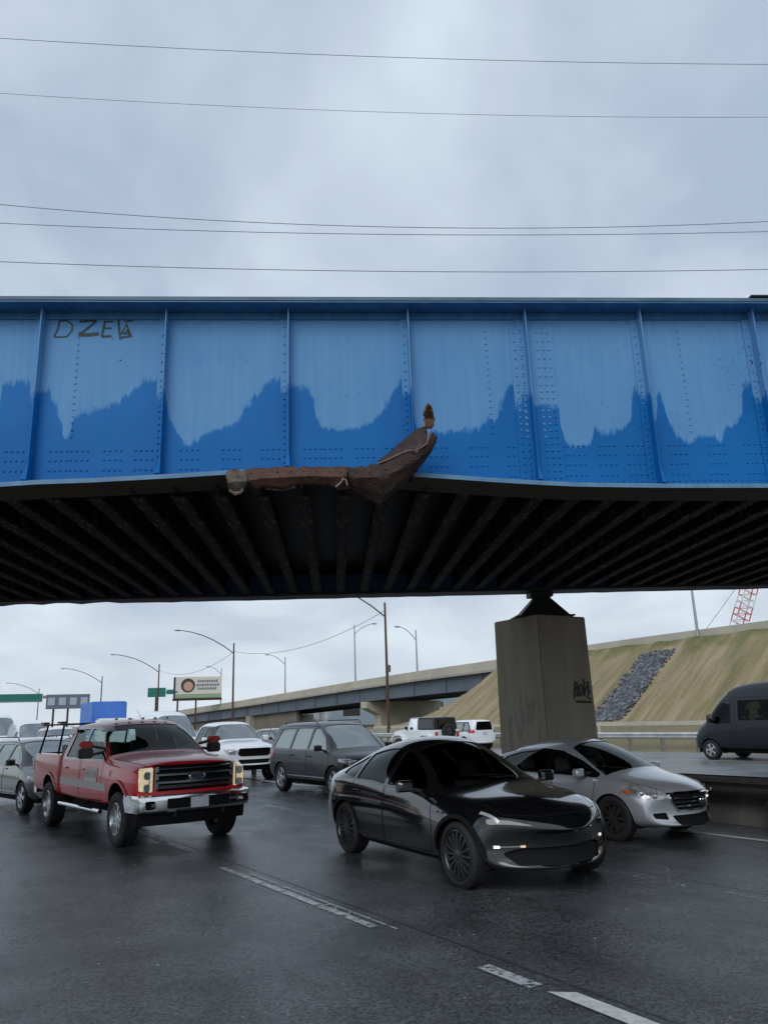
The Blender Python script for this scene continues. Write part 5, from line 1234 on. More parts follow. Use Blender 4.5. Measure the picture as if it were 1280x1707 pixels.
# ---- generic sport utility body
def suv(name, label, cat, loc, psi, pm, L=5.15, W=1.99, H=1.78, wb=3.05, hood=1.12, belt=1.12, style='five', rimm=None, R=.37, glass=None, rake=.9, nose='suv', rails=True, trim_low=None, lamp=None, lvl=4, group=None, rear_wipe=True):
    hw_ = W/2; fo = .95; x1 = wb/2+fo; x0 = x1-L; k = hw_/.96
    def q(x, bow, zb, wb_, zr, wr, zm, wm, zs, ws_, ze, we, zt): return sec(x, bow, zb, wb_*k, zr, wr*k, zm, wm*k, zs, ws_*k, ze, we*k, zt, .6, .015)
    cw = x1-1.12; b_ = belt-.03
    S = [q(x0, -.10, .40, .6, .46, .84, .75, .89, b_, .85, H-.16, .58, H-.10), q(x0+.10, -.10, .34, .7, .42, .90, .75, .94, b_, .90, H-.10, .64, H-.02),
         q(x0+.45, -.03, .28, .76, .36, .93, .75, .955, b_, .91, H-.07, .66, H), q(x0+1.3, 0, .24, .78, .32, .93, .75, .955, b_, .91, H-.06, .67, H+.01),
         q(cw-1.55, 0, .24, .78, .32, .93, .75, .955, b_, .91, H-.06, .66, H+.01), q(cw-rake-.08, .05, .24, .78, .32, .93, .75, .955, b_, .91, H-.09, .64, H-.02),
         q(cw-rake*.55, .09, .24, .78, .32, .93, .75, .955, b_-.01, .91, (H+hood)/2-.02, .74, (H+hood)/2+.06), q(cw, .14, .24, .78, .32, .93, .75, .955, b_-.03, .91, hood-.05, .83, hood+.02),
         q(cw+.18, .12, .24, .76, .32, .93, .75, .96, b_-.06, .91, hood-.07, .80, hood-.01), q(x1-.55, .14, .25, .74, .34, .93, .72, .955, hood-.17, .90, hood-.10, .76, hood-.05),
         q(x1-.20, .26, .27, .64, .36, .85, .66, .90, hood-.22, .86, hood-.15, .68, hood-.10), q(x1-.04, .34, .30, .52, .38, .74, .60, .80, hood-.28, .76, hood-.22, .58, hood-.18),
         q(x1, .36, .34, .44, .40, .66, .58, .72, hood-.34, .68, hood-.29, .5, hood-.26)]
    c = Car(name, label, cat, loc, psi, pm, S, {4: .5, 5: .25}, (x0, x1, hw_, H), lvl, group)
    c.arches((-wb/2, wb/2), R+.035, R, hw_-.02)
    g = glass or M_GLASSL; zt_ = H-.17; f0 = cw-.16
    D = [(cw-.04, belt-.01), (cw-rake*.52, (H+hood)/2-.06), (cw-rake-.05, zt_+.03), (x0+.55, zt_+.02), (x0+.26, belt+.1), (x0+.30, belt+.0)]
    bp = (cw-1.28); cp = bp-1.02
    p1 = [(cw-.30, belt+.02), (cw-rake*.6, (H+hood)/2-.09), (cw-rake-.14, zt_), (bp+.05, zt_), (bp+.05, belt+.02)]
    p2 = [(bp-.05, belt+.02), (bp-.05, zt_), (cp+.06, zt_), (cp+.0, belt+.02)]
    p3 = [(cp-.10, belt+.03), (cp-.05, zt_), (x0+.60, zt_-.02), (x0+.38, belt+.05)]
    c.side_glass([p1, p2, p3], g, D)
    windscreen(c, cw-rake-.02, cw+.02, .60*k, .80*k, .05, .13, [glass or M_GLASSL, M_TRIM], hood-.06)
    c.region('rear_window', f_front([(-.62*k, belt+.06), (.62*k, belt+.06), (.54*k, H-.14), (-.54*k, H-.14)], .04), rear_mask(x0+.6, .2), [M_GLASSD, M_TRIM], off=-.008, depth=.001, skirt=1)
    zg = hood-.34
    c.region('grille', f_front([(-.50*k, zg-.12), (.50*k, zg-.12), (.56*k, zg+.10), (-.56*k, zg+.10)], .02), front_mask(x1-.5, .1), [M_MATTEB, M_CHROME], off=-.02, depth=.005, skirt=1)
    c.region('lower_intake', f_front([(-.52*k, .40), (.52*k, .40), (.60*k, .52), (-.60*k, .52)], .02), front_mask(x1-.5, .1), [M_MATTEB, M_MATTEB], off=-.03, depth=0, skirt=1)
    gb = MB()
    for z in (zg-.05, zg+.03):
        r_ = ribbon_on(c.bvh, [(-.5*k, z), (.5*k, z)], .02, 'front', 1, -.004, .08); gb.add(r_.v, r_.f)
    gb.build('grille_bar', M_CHROME, c.root, fix=False)
    for sg in (1, -1):
        P = [(sg*.58*k, zg-.02), (sg*.66*k, zg+.10), (sg*.92*k, zg+.13), (sg*.93*k, zg+.06), (sg*.75*k, zg-.05)]
        c.region('headlamp', f_front(P, .01), front_mask(x1-.75, .02), [lamp or M_LAMP, M_TRIM], off=.004, depth=-.01, skirt=1)
        P = [(sg*.70*k, .93), (sg*.96*k, .93), (sg*.96*k, 1.12), (sg*.72*k, 1.10)]
        c.region('tail_lamp', f_front(P, .02), rear_mask(x0+.45, .02), [M_REDL, M_TRIM], off=.004, depth=-.01, skirt=1)
        c.line('rocker_trim', [(-wb/2+.42, .34), (wb/2-.42, .34)], .10, 'side', sg, trim_low or M_MATTEB, off=.004)
        c.line('door_trim', [(-wb/2+.45, .47), (wb/2-.45, .47)], .028, 'side', sg, M_CHROME if trim_low is None else trim_low, off=.006)
        if rails: MB().tube([(x0+.7, sg*.66*k, H-.05), (x0+.8, sg*.66*k, H+.02), (cw-rake-.4, sg*.65*k, H+.02), (cw-rake-.25, sg*.65*k, H-.06)], .016, 6).build('roof_rail', M_TRIM, c.root, smooth=True)
    MB().box(x0-.012, x0+.02, -.16, .16, .86, 1.0).build('number_plate', M_PLATE, c.root, bevel=.003)
    c.doors([[(cw-.08, .40), (cw-.02, .7), (cw-.12, belt-.01), (bp, belt), (bp, .36)], [(bp-.02, .36), (bp-.02, belt), (cp, belt+.01), (cp+.02, .8), (-wb/2+.40, .55), (-wb/2+.42, .36)]], [(bp+.16, .98), (cp+.16, .99)])
    c.mirrors(cw-.38, .90*k, belt+.06, .12, .21, .15, shell=M_TRIM, arm=.05)
    c.cabin((cw-1.25, cw-2.1), .40, .65, 1.42, cw-.25, belt-.02, .7, M_SEATG)
    c.finish(); c.wheels((-wb/2, wb/2), hw_-.015, R, .24, style, rimm, .66); c.underbody(x0+.3, x1-.3, .75*k, .24, .34)
    return c
suv('grey_suv', 'dark grey three row sport utility vehicle behind the black crossover', 'car', (-1.52, 22.3), -57, P_CHAR, L=4.95, H=1.86, hood=1.16, belt=1.14, R=.385, style='five', glass=None)
suv('grey_suv', 'mid grey sport utility vehicle at the left edge beside the red pickup', 'car', (-9.05, 21.0), -48, P_GREY, L=4.75, W=1.9, H=1.70, wb=2.8, hood=1.06, belt=1.08, R=.36, style='five')

# ---- white pickup behind the red one
def white_pickup(label, loc, psi):
    S = [sec(-1.25, 0, .52, .86, .58, .95, .9, .97, 1.22, .94, 1.74, .72, 1.84, .6, .01), sec(-1.1, 0, .52, .86, .58, .97, .9, .99, 1.24, .96, 1.84, .74, 1.92, .6, .01),
         sec(.1, 0, .50, .86, .56, .97, .9, .99, 1.24, .96, 1.86, .74, 1.94, .6, .01), sec(.45, .05, .50, .86, .56, .97, .9, .99, 1.23, .96, 1.80, .73, 1.89, .6, .01),
         sec(.95, .10, .50, .86, .56, .97, .9, .99, 1.20, .95, 1.48, .82, 1.58, .6, .01), sec(1.25, .12, .50, .86, .56, .97, .9, .99, 1.17, .95, 1.27, .88, 1.34, .6, .01),
         sec(1.4, .10, .50, .86, .58, .97, .9, 1.0, 1.14, .95, 1.22, .84, 1.30, .6, .0), sec(2.1, .12, .50, .84, .6, .98, .9, 1.0, 1.08, .95, 1.17, .80, 1.27, .6, .0),
         sec(2.6, .18, .50, .78, .6, .93, .88, .96, 1.02, .91, 1.11, .74, 1.20, .6, .0), sec(2.82, .24, .52, .70, .62, .86, .86, .88, .98, .84, 1.05, .66, 1.13, .6, 0), sec(2.87, .26, .54, .62, .64, .78, .84, .80, .94, .76, 1.0, .6, 1.07, .6, 0)]
    c = Car('white_pickup', label, 'pickup truck', loc, psi, P_WHITE, S, {4: .5, 3: .2}, (-1.25, 2.89, 1.0, 1.95), 4)
    c.arches((1.85,), .45, .44, .98)
    c.side_glass([[(1.02, 1.27), (.55, 1.72), (.0, 1.77), (.0, 1.27)], [(-.1, 1.27), (-.1, 1.77), (-.85, 1.76), (-.95, 1.27)]], M_GLASS, [(1.14, 1.24), (.58, 1.78), (-.9, 1.81), (-1.04, 1.24)])
    windscreen(c, .52, 1.28, .66, .84, .06, .12, [M_GLASSL, M_TRIM], 1.2)
    c.region('grille', f_front([(-.50, .84), (.50, .84), (.58, .90), (.55, 1.05), (-.55, 1.05), (-.58, .90)], .03), front_mask(2.3, .1), [M_MATTEB, M_TRIM], off=-.03, depth=0.004, skirt=1)
    gb = MB()
    for z in (.89, .95, 1.01):
        r_ = ribbon_on(c.bvh, [(-.52, z), (.52, z)], .014, 'front', 1, -.012, .08); gb.add(r_.v, r_.f)
    gb.build('grille_bar', M_TRIM, c.root, fix=False)
    c.region('lower_intake', f_front([(-.50, .60), (.50, .60), (.56, .70), (-.56, .70)], .02), front_mask(2.3, .1), [M_MATTEB, M_TRIM], off=-.03, depth=0, skirt=1)
    for sg in (1, -1):
        c.region('headlamp', f_front([(sg*.64, .88), (sg*.90, .90), (sg*.94, 1.04), (sg*.66, 1.06)], .01), front_mask(2.1, .02), [M_LAMP, M_TRIM], off=.004, depth=-.01, skirt=1)
        MB().box(-.01, .01, -.07, .07, -.03, .03).build('fog_lamp', M_LAMPD, c.root, loc=(2.80, sg*.72, .65), rotz=-sg*.4, bevel=.01)
    c.line('air_dam', [(-.85, .50), (0, .48), (.85, .50)], .10, 'front', 1, M_MATTEB, off=.004)
    c.doors([[(1.1, .56), (1.14, 1.15), (1.05, 1.25), (-.04, 1.26), (-.04, .56)], [(-.06, .56), (-.06, 1.26), (-1.0, 1.25), (-1.05, .56)]], [(.12, 1.08), (-.9, 1.08)])
    c.mirrors(.85, .96, 1.34, .12, .22, .20, arm=.05); c.cabin((.1, -.75), .42, .75, 1.55, 1.0, 1.22, .78)
    c.finish()
    MB().box(-3.1, -1.28, -.98, .98, .62, 1.26).build('bed', P_WHITE, c.root, bevel=.04)
    c.wheels((-1.85, 1.85), .985, .40, .27, 'six', M_RIM, .62); c.underbody(-3.0, 2.5, .66, .36, .55)
white_pickup('white crew cab pickup with black grille behind the red pickup', (-5.95, 29.4), -60)

# ---- panel vans
def van(name, label, cat, loc, psi, pm, H=2.75, L=5.9, wb=3.66, windows=True, rimm=None, lvl=3, group=None, glass=None):
    x1 = wb/2+1.02; x0 = x1-L; u = H/2.75
    def q(x, bow, zb, wr, zm, wm, zs, ws_, ze, we, zt): return sec(x, bow, zb, wr-.12, zb+.1, wr, zm, wm, zs, ws_, ze, we, zt, .6, .01)
    S = [q(x0, 0, .42, .88, .9, .93, 1.4*u, .91, 2.45*u, .72, 2.62*u), q(x0+.12, 0, .40, .93, .9, .98, 1.4*u, .96, 2.58*u, .78, 2.74*u), q(x0+1.5, 0, .38, .94, .9, .99, 1.4*u, .965, 2.60*u, .80, 2.76*u),
         q(x1-2.3, 0, .38, .94, .9, .99, 1.4*u, .965, 2.56*u, .78, 2.73*u), q(x1-1.65, .08, .38, .94, .9, .99, 1.38*u, .965, 2.28*u, .76, 2.46*u), q(x1-1.15, .14, .38, .94, .9, .99, 1.34*u, .96, 1.80*u, .82, 1.96*u),
         q(x1-.80, .18, .38, .94, .9, .99, 1.22*u, .95, 1.42*u, .84, 1.54*u), q(x1-.62, .18, .38, .94, .88, .985, 1.16*u, .93, 1.28*u, .80, 1.38*u), q(x1-.25, .24, .36, .90, .8, .93, 1.0*u, .88, 1.10*u, .70, 1.18*u),
         q(x1-.05, .30, .36, .80, .68, .83, .84*u, .78, .92*u, .6, .98*u), q(x1, .32, .40, .7, .62, .74, .76*u, .7, .82*u, .5, .86*u)]
    c = Car(name, label, cat, loc, psi, pm, S, {4: .3, 5: .2}, (x0, x1, 1.0, H), lvl, group)
    c.arches((-wb/2, wb/2), .42, .36, .98)
    wdoor = [(x1-1.12, 1.36*u), (x1-1.38, 1.78*u), (x1-1.62, 2.02*u), (x1-2.02, 2.04*u), (x1-2.04, 1.30*u), (x1-1.3, 1.28*u)]
    pan = [wdoor]
    if windows: pan += [[(x1-2.35, 1.40*u), (x1-2.35, 2.08*u), (x1-3.75, 2.08*u), (x1-3.75, 1.40*u)]]
    c.side_glass(pan[:1], glass or M_GLASSC, None); c.side_glass(pan[1:], M_GLASSD, None)
    windscreen(c, x1-1.78, x1-.74, .72, .82, .08, .18, [glass or M_GLASSL, M_TRIM], 1.3*u)
    for sg in (1, -1):
        c.region('headlamp', f_side([(x1-.52, .95*u), (x1-.22, .86*u), (x1-.06, .86*u), (x1-.1, 1.0*u), (x1-.44, 1.16*u)], .02), side_mask(sg, .05), [M_LAMP, M_TRIM], off=.004, depth=-.01, skirt=1)
        c.line('body_moulding', [(-wb/2+.5, .74), (wb/2-.48, .74)], .07, 'side', sg, M_TRIM, off=.006)
        c.line('door_seam', [(x1-1.05, .5), (x1-1.0, .9), (x1-1.05, 1.28*u), (x1-1.35, 1.82*u), (x1-1.6, 2.10*u), (x1-2.08, 2.12*u), (x1-2.1, .45)], .012, 'side', sg, M_MATTEB)
        c.line('door_seam', [(x1-2.22, .45), (x1-2.22, 2.2*u), (x1-3.55, 2.2*u), (x1-3.6, .45)], .012, 'side', sg, M_MATTEB)
        h_, n_, _, _ = c.bvh.ray_cast(Vector((x1-1.92, 3*sg, .98)), Vector((0, -sg, 0)))
        if h_: MB().box(-.09, .09, -.02, .02, -.02, .02).build('door_handle', M_TRIM, c.root, loc=(h_.x, h_.y+sg*.012, h_.z), bevel=.008)
    c.line('bumper_insert', [(-.85, .52), (0, .50), (.85, .52)], .16, 'front', 1, M_MATTEB, off=.004)
    c.mirrors(x1-1.25, .98, 1.48*u, .14, .20, .30, shell=M_TRIM, arm=.06)
    c.cabin((x1-2.15,), .45, .95, 1.80, x1-1.2, 1.28*u, .8)
    c.finish(); c.wheels((-wb/2, wb/2), .985, .36, .24, 'five', rimm, .62); c.underbody(x0+.3, x1-.3, .7, .26, .42)
    return c
cv = van('black_van', 'tall dark navy high roof van driving away in the opposite lanes', 'van', (13.69, 29.31), 120.5, P_NAVY, H=2.78)
MB().box(-1.9, -.9, -.42, .42, 2.74, 2.94).build('roof_unit', P_WHITE, cv.root, bevel=.06)
pt = lambda x, y, d: (lambda r: (r.x*d, r.y*d))(px_ray(x, y))
a = pt(277, 1208, 38); van('white_van', 'white panel van seen above the roof of the red pickup', 'van', (a[0], a[1]), -58, P_WHITE, H=2.55, windows=False)
a = pt(52, 1216, 50); van('white_van', 'white van in the jam behind the mid grey sport utility vehicle', 'van', (a[0], a[1]), -58, P_WHITE, H=2.45, windows=False)
a = pt(-4, 1216, 56); van('white_van', 'white van cut by the left edge, farther back in the jam', 'van', (a[0], a[1]), -58, P_WHITE, H=2.95, windows=False)
a = pt(100, 1213, 40); suv('white_suv', 'small white vehicle half hidden behind the bed rack of the red pickup', 'car', (a[0], a[1]), -58, P_WHITE, L=4.5, W=1.85, H=1.98, wb=2.7, hood=1.2, belt=1.2, lvl=3)
suv('white_suv', 'white hatchback driving away next to the bridge pier, tail lamp towards us', 'car', tuple(rp(37.4, 28.7))[:2], 122.5, P_WHITE, L=4.4, W=1.84, H=1.66, wb=2.65, hood=1.02, belt=1.04, lvl=3, rails=False)
a = pt(128, 1213, 30); suv('silver_suv', 'silver car just behind the bed of the red pickup', 'car', (a[0], a[1]), -58, P_SILVER, L=4.6, W=1.85, H=1.66, wb=2.7, hood=1.05, belt=1.06, lvl=3)
a = pt(518, 1201, 60); suv('white_suv', 'tiny white car far off beyond the roof of the dark grey sport utility vehicle', 'car', (a[0], a[1]), -58, P_WHITE, L=4.5, W=1.84, H=1.72, wb=2.7, hood=1.02, belt=1.06, lvl=3)
a = pt(585, 1199, 75); suv('grey_suv', 'distant grey car between the tall lamp post and the dark grey sport utility vehicle', 'car', (a[0], a[1]), -58, P_GREY, L=4.5, W=1.84, H=1.7, wb=2.7, hood=1.02, belt=1.06, lvl=2)
a = pt(470, 1203, 44); suv('black_suv', 'dark car glimpsed between the white pickup and the dark grey sport utility vehicle', 'car', (a[0], a[1]), -58, P_BLACK, L=4.5, W=1.84, H=1.55, wb=2.7, hood=1.0, belt=1.0, lvl=3)

# ---- white off-roader with black hard top, seen from behind
def offroader(loc, psi):
    r = empty('white_offroader', 'white boxy off-roader with black hard top and rear spare wheel driving away', 'car', loc=(loc[0], loc[1], 0), rotz=R_(psi))
    b = MB(); b.prism([(-2.0, .60), (-2.0, 1.22), (.75, 1.22), (.85, 1.26), (1.85, 1.16), (1.9, .75), (1.75, .6)], -.78, .78); b.build('body', P_WHITE, r, bevel=.03)
    b = MB(); v = []
    b.add([(-1.96, -.74, 1.225), (-1.96, .74, 1.225), (-.35, .74, 1.225), (-.35, -.74, 1.225), (-1.90, -.66, 1.84), (-1.90, .66, 1.84), (-.35, .66, 1.86), (-.35, -.66, 1.86)], [(0, 1, 2, 3), (4, 7, 6, 5), (0, 4, 5, 1), (1, 5, 6, 2), (2, 6, 7, 3), (3, 7, 4, 0)])
    b.build('hard_top', M_TRIM, r, bevel=.04)
    b = MB(); b.add([(-.345, -.66, 1.84), (-.345, .66, 1.84), (.32, .64, 1.80), (.32, -.64, 1.80), (-.345, -.66, 1.87), (-.345, .66, 1.87), (.32, .64, 1.85), (.32, -.64, 1.85)], [(0, 3, 2, 1), (4, 5, 6, 7), (0, 1, 5, 4), (1, 2, 6, 5), (2, 3, 7, 6), (3, 0, 4, 7)]); b.build('roof', P_WHITE, r, bevel=.015)
    for sg in (1, -1):
        b = MB(); b.bar((-.32, sg*.72, 1.2), (-.32, sg*.65, 1.84), .07, .05); b.bar((.62, sg*.73, 1.2), (.32, sg*.64, 1.82), .06, .06); b.build('pillar', P_WHITE, r)
        MB().add([(-.28, sg*.725, 1.24), (.56, sg*.73, 1.24), (.32, sg*.655, 1.79), (-.28, sg*.66, 1.81)], [(0, 1, 2, 3)]).build('side_window', M_GLASSL, r, fix=False)
        MB().add([(-1.80, sg*.742, 1.30), (-.5, sg*.742, 1.30), (-.5, sg*.682, 1.76), (-1.76, sg*.682, 1.74)], [(0, 1, 2, 3)]).build('rear_side_window', M_GLOSSB, r, fix=False)
        for xw in (-1.25, 1.35):
            b = MB(); P = [(-.62, .62), (-.5, .92), (-.3, 1.0), (.3, 1.0), (.5, .92), (.62, .62), (.55, .62), (.44, .86), (.27, .93), (-.27, .93), (-.44, .86), (-.55, .62)]
            b.prism([(xw+x, z) for x, z in P], sg*.78, sg*.95); b.build('wheel_arch', P_WHITE, r, bevel=.01)
            wheel(r, xw, sg*.93, .40, .25, 'five', M_RIM, .58)
        MB().box(-2.04, -1.98, sg*.60, sg*.76, .86, 1.12).build('tail_lamp', M_REDL, r, bevel=.01)
        MB().box(.42, .52, sg*.80, sg*.98, 1.24, 1.42).build('wing_mirror', M_TRIM, r, bevel=.03)
        MB().box(-.33, .55, sg*.781, sg*.786, .72, 1.18).build('door', P_WHITE, r)
    MB().box(-2.12, -2.0, -.80, .80, .56, .74).build('rear_bumper', M_TRIM, r, bevel=.02)
    MB().box(-1.99, -1.965, -.52, .52, 1.34, 1.74).build('rear_window', M_GLOSSB, r, bevel=.02)
    MB().box(-1.9, 1.8, -.6, .6, .34, .62).build('underbody', M_MATTEB, r)
    b = MB(); b.lathe([(-.26, .20), (-.26, .30), (-.24, .385), (-.12, .40), (-.03, .385), (0, .30), (0, .20)], axis='x', n=28); o = b.build('spare_wheel', M_TYRE, r, smooth=True, loc=(-2.02, 0, 1.12))
    MB().lathe([(-.22, .001), (-.24, .10), (-.22, .2)], axis='x', n=20).build('rim', M_RIMD, o)
    b = MB(); b.add([(.50, -.66, 1.25), (.50, .66, 1.25), (.30, .60, 1.80), (.30, -.60, 1.80)], [(0, 1, 2, 3)]); b.build('windscreen', M_GLASS, r, fix=False)
offroader(tuple(rp(35.7, 24.9)), 122.5)

# ---- box truck with a blue body, far back on the left
a = pt(177, 1210, 62)
r = empty('box_truck', 'box truck with a blue cargo body above the cab of the red pickup', 'truck', loc=(a[0], a[1], 0), rotz=R_(-58))
MB().box(-3.4, 1.0, -1.2, 1.2, 1.0, 3.7).build('cargo_box', mat('blue_tarpaulin', (.05, .17, .58), .5, noise=(.08, .22, .62), nscale=1.5), r, bevel=.08)
MB().box(1.15, 2.9, -1.05, 1.05, .6, 2.5).build('cab', P_WHITE, r, bevel=.12)
MB().box(2.88, 2.915, -.9, .9, 1.6, 2.3).build('windscreen', M_GLOSSB, r, bevel=.02)
MB().box(-4.0, 2.6, -.5, .5, .55, 1.0).build('chassis', M_MATTEB, r)
for x in (-2.8, 2.0):
    for sg in (1, -1): wheel(r, x, sg*1.15, .45, .28, 'steel', M_RIM, .55)
# ------------------------------------------------------------------ flyover ramp, lamps, signs, wires, far buildings
def px_off(x, y, o):
    d = px_ray(x, y); q = d*(o/d.dot(OV)); return q.dot(SV), o, q.z+CAM_H
fly = empty('flyover_ramp', 'pale concrete highway ramp with grey steel girder rising behind the pier', 'bridge', loc=rp(78, 51, 0), rotz=RA)
FL = Vector(fly.location); RI = Matrix.Rotation(-RA, 4, 'Z')
def loc_(v): return RI @ (Vector(v)-FL)
prof = [(-60, 7.2), (28, 7.02), (36.4, 6.98), (43, 6.93), (54.9, 6.62), (66.3, 6.46), (78.5, 6.18), (94, 5.74), (115, 5.16), (134, 4.72), (160, 4.0), (200, 3.0), (260, 1.8)]
def rz(s): return float(np.interp(s, [p[0] for p in prof], [p[1] for p in prof]))
def strip(s0, s1, o0, o1, dz0, dz1, n=None):
    b = MB(); n = n or max(2, int((s1-s0)/4)); v = []
    for i in range(n+1):
        s = s0+(s1-s0)*i/n; z = rz(s)
        for o, dz in ((o0, dz0), (o0, dz1), (o1, dz1), (o1, dz0)): v.append(loc_(rp(s, o, z+dz)))
    b.add(v, [(4*i+j, 4*i+(j+1) % 4, 4*i+4+(j+1) % 4, 4*i+4+j) for i in range(n) for j in range(4)]+[(0, 1, 2, 3), (4*n, 4*n+1, 4*n+2, 4*n+3)]); return b
M_FGIRD = mat('grey_blue_girder_paint', (.085, .11, .14), .6, noise=(.11, .14, .175), nscale=.5)
M_PARA = mat('ramp_parapet_concrete', (.47, .44, .36), .85, noise=(.38, .355, .30), nscale=.5, bump=.2, bscale=12)
strip(-60, 250, 46, 46.35, -.80, 0).build('parapet', M_PARA, fly); strip(-60, 250, 56.2, 56.5, -.80, 0).build('parapet', M_PARA, fly)
strip(52, 250, 45.9, 56.6, -1.0, -.801).build('deck', M_CONC, fly)
strip(54, 150, 46.5, 46.62, -2.35, -1.001).build('girder', M_FGIRD, fly); strip(54, 150, 46.35, 46.8, -2.42, -2.351).build('girder_flange', M_FGIRD, fly)
for o in (49.7, 52.9, 56): strip(54, 150, o, o+.12, -2.35, -1.001).build('girder', M_FGIRD, fly)
s = 57
while s < 148:
    p = loc_(rp(s, 46.38, rz(s)-2.34)); MB().box(-.02, .02, 0, .12, 0, 1.3).build('stiffener', M_FGIRD, fly, loc=p); s += 5.6
# hammerhead pier
zc = rz(78)-2.45
b = MB(); b.prism([(-5.2, zc), (5.2, zc), (5.2, zc-.7), (3.4, zc-1.5), (3.4, -.5), (-3.4, -.5), (-3.4, zc-1.5), (-5.2, zc-.7)], -.7, .7, 'xz'); pr = b.build('pier', M_PARA, fly, bevel=.03, loc=loc_(rp(78, 51.3, 0)))
b = MB(); b.prism([(-5.2, rz(112)-2.45), (5.2, rz(112)-2.45), (5.2, -.5), (-5.2, -.5)], -.7, .7, 'xz'); b.build('pier', M_CONC, fly, loc=loc_(rp(112, 51.3, 0)))
v0 = MB(); v = []
for s in (97, 105, 115, 130, 150, 175, 205): v += [loc_(rp(s, 46.9, .2)), loc_(rp(s, 46.9, rz(s)-2.43)), loc_(rp(s, 47.3, rz(s)-2.43)), loc_(rp(s, 47.3, .2))]
v0.add(v, [(4*i+j, 4*i+(j+1) % 4, 4*i+4+(j+1) % 4, 4*i+4+j) for i in range(6) for j in range(4)]+[(0, 1, 2, 3), (24, 25, 26, 27)]); v0.build('retaining_wall', mat('brown_concrete', (.20, .17, .135), .9, noise=(.14, .125, .105), nscale=.5), fly)
b = MB(); b.prism([(46.4, .9), (56.4, .9), (56.4, 5.3), (46.4, 5.3)], 0, .8, 'xz'); b.v = [tuple(loc_(rp(54+p[1], p[0], p[2]))) for p in b.v]; b.build('abutment', M_CONC, fly)

# street lamps along the far verge and on the ramp
def lamp_post(name, s, o, z0, z1, arm, label, group, m=M_POLE, rise=1.6, r=.13):
    p = rp(s, o, z0); root = empty(name, label, 'street lamp', loc=p, rotz=RA, group=group); h = z1-z0
    MB().tube([(0, 0, 0), (0, 0, h)], r, 10, r1=r*.6).tube([(0, 0, 0), (0, 0, .12)], r*1.5, 8).build('pole', m, root, smooth=True)
    if arm:
        sg = 1 if arm > 0 else -1; L_ = abs(arm)
        pts = [(sg*L_*t, 0, h-1.1+rise*1.7*(1-(1-t)**2)*.62+.3*t) for t in (0, .2, .4, .6, .8, .93, 1)]
        MB().tube(pts, r*.42, 8, r1=r*.3).build('arm', M_STEEL if m is not M_POLE else m, root, smooth=True)
        e_ = pts[-1]; b = MB(); b.lathe([(-.42, .03), (-.35, .13), (0, .17), (.3, .10), (.36, .01)], axis='x', n=10); o_ = b.build('lamp_head', M_STEEL, root, smooth=True, loc=(e_[0]+sg*.25, 0, e_[2])); o_.scale = (1, 1, .5)
    return root
G1 = 'tall lamp posts on the far verge'
for (x, y, o, L_) in ((632, 1004, 31.3, 'tallest brown lamp post in front of the ramp pier'), (383, 1072, 31.3, 'brown lamp post right of the billboard with a face'), (260, 1107, 31.2, 'lamp post carrying the small green road sign'), (166, 1127, 30.0, 'lamp post rising above the blue cargo body'), (62, 1148, 27.5, 'farthest lamp post, beside the green gantry sign')):
    s, _, z = px_off(x, y, o); lamp_post('street_lamp', s, o+.5, .2, z, -6.0, L_, G1, rise=1.9)
G2 = 'lamp posts on the flyover ramp'
for (x, y, arm, L_) in ((590, 1042, 2.6, 'ramp lamp post behind the tallest brown post'), (475, 1095, -2.4, 'ramp lamp post midway along the rising ramp'), (692, 1050, -2.0, 'ramp lamp post above the ramp pier'), (369, 1114, -2.0, 'small ramp lamp post just right of the billboard'), (1166, 960, 0, 'lamp post on the ramp above the grass bank at the right')):
    s, _, z = px_off(x, y, 46.7); lamp_post('street_lamp', s, 46.75 if x < 1100 else 45.6, rz(s)-.8, z, arm, L_, G2, m=M_STEEL, rise=1.0, r=.11)
s, _, z = px_off(647, 1106, 46.7)
r = empty('ramp_sign', 'small sign on a post fixed to the ramp parapet', 'sign', loc=rp(s, 46.7, rz(s)-.8), rotz=RA)
MB().tube([(0, 0, 0), (0, 0, 2.0)], .05, 6).build('post', M_STEEL, r); MB().box(-.28, .28, -.03, .02, 1.3, 2.05).build('panel', M_RUST, r)

# billboard with a portrait
def board(name, label, cat, x0, x1, y0, y1, d, m, leg_px, legm=M_RUST, depth=.5, frame=None):
    pc_ = px_ray((x0+x1)/2, 1205)*d; w = (x1-x0)/FPX*d; k = d/FPX; zt_ = CAM_H+(px_ray((x0+x1)/2, y0)*d/px_ray((x0+x1)/2, y0).dot(fw)).z*1.0*(px_ray((x0+x1)/2, 1205).dot(fw)); zb_ = zt_-(y1-y0)*k
    ang = math.atan2(pc_.y, pc_.x)-math.pi/2
    r = empty(name, label, cat, loc=(pc_.x, pc_.y, 0), rotz=ang)
    MB().box(-w/2, w/2, 0, depth, zb_, zt_).build('panel', m, r, bevel=.03)
    if frame: MB().box(-w/2-.1, w/2+.1, depth*.3, depth+.3, zb_-.35, zb_-.01).build('catwalk', legm, r)
    for i, lx in enumerate(leg_px): MB().box((lx-(x0+x1)/2)*k-.14, (lx-(x0+x1)/2)*k+.14, depth*.4, depth*.9, .3, zb_-.01).build('leg', legm, r)
    return r, w, zb_, zt_, k
r, w, zb_, zt_, k = board('billboard', 'billboard with a portrait and grey lettering on a cream ground', 'billboard', 291, 365, 1127, 1160, 130, mat('cream_poster', (.62, .60, .54), .6), (298, 326), frame=1)
hgt = zt_-zb_
MB().box(-w/2+.02, -w/2+.3, -.06, -.02, zb_, zt_).build('poster_edge', M_DARK, r)
MB().box(-w/2+.3, w/2-.05, -.05, -.02, zb_+.05, zb_+hgt*.2).build('poster_grass', mat('poster_green', (.25, .36, .22), .6), r)
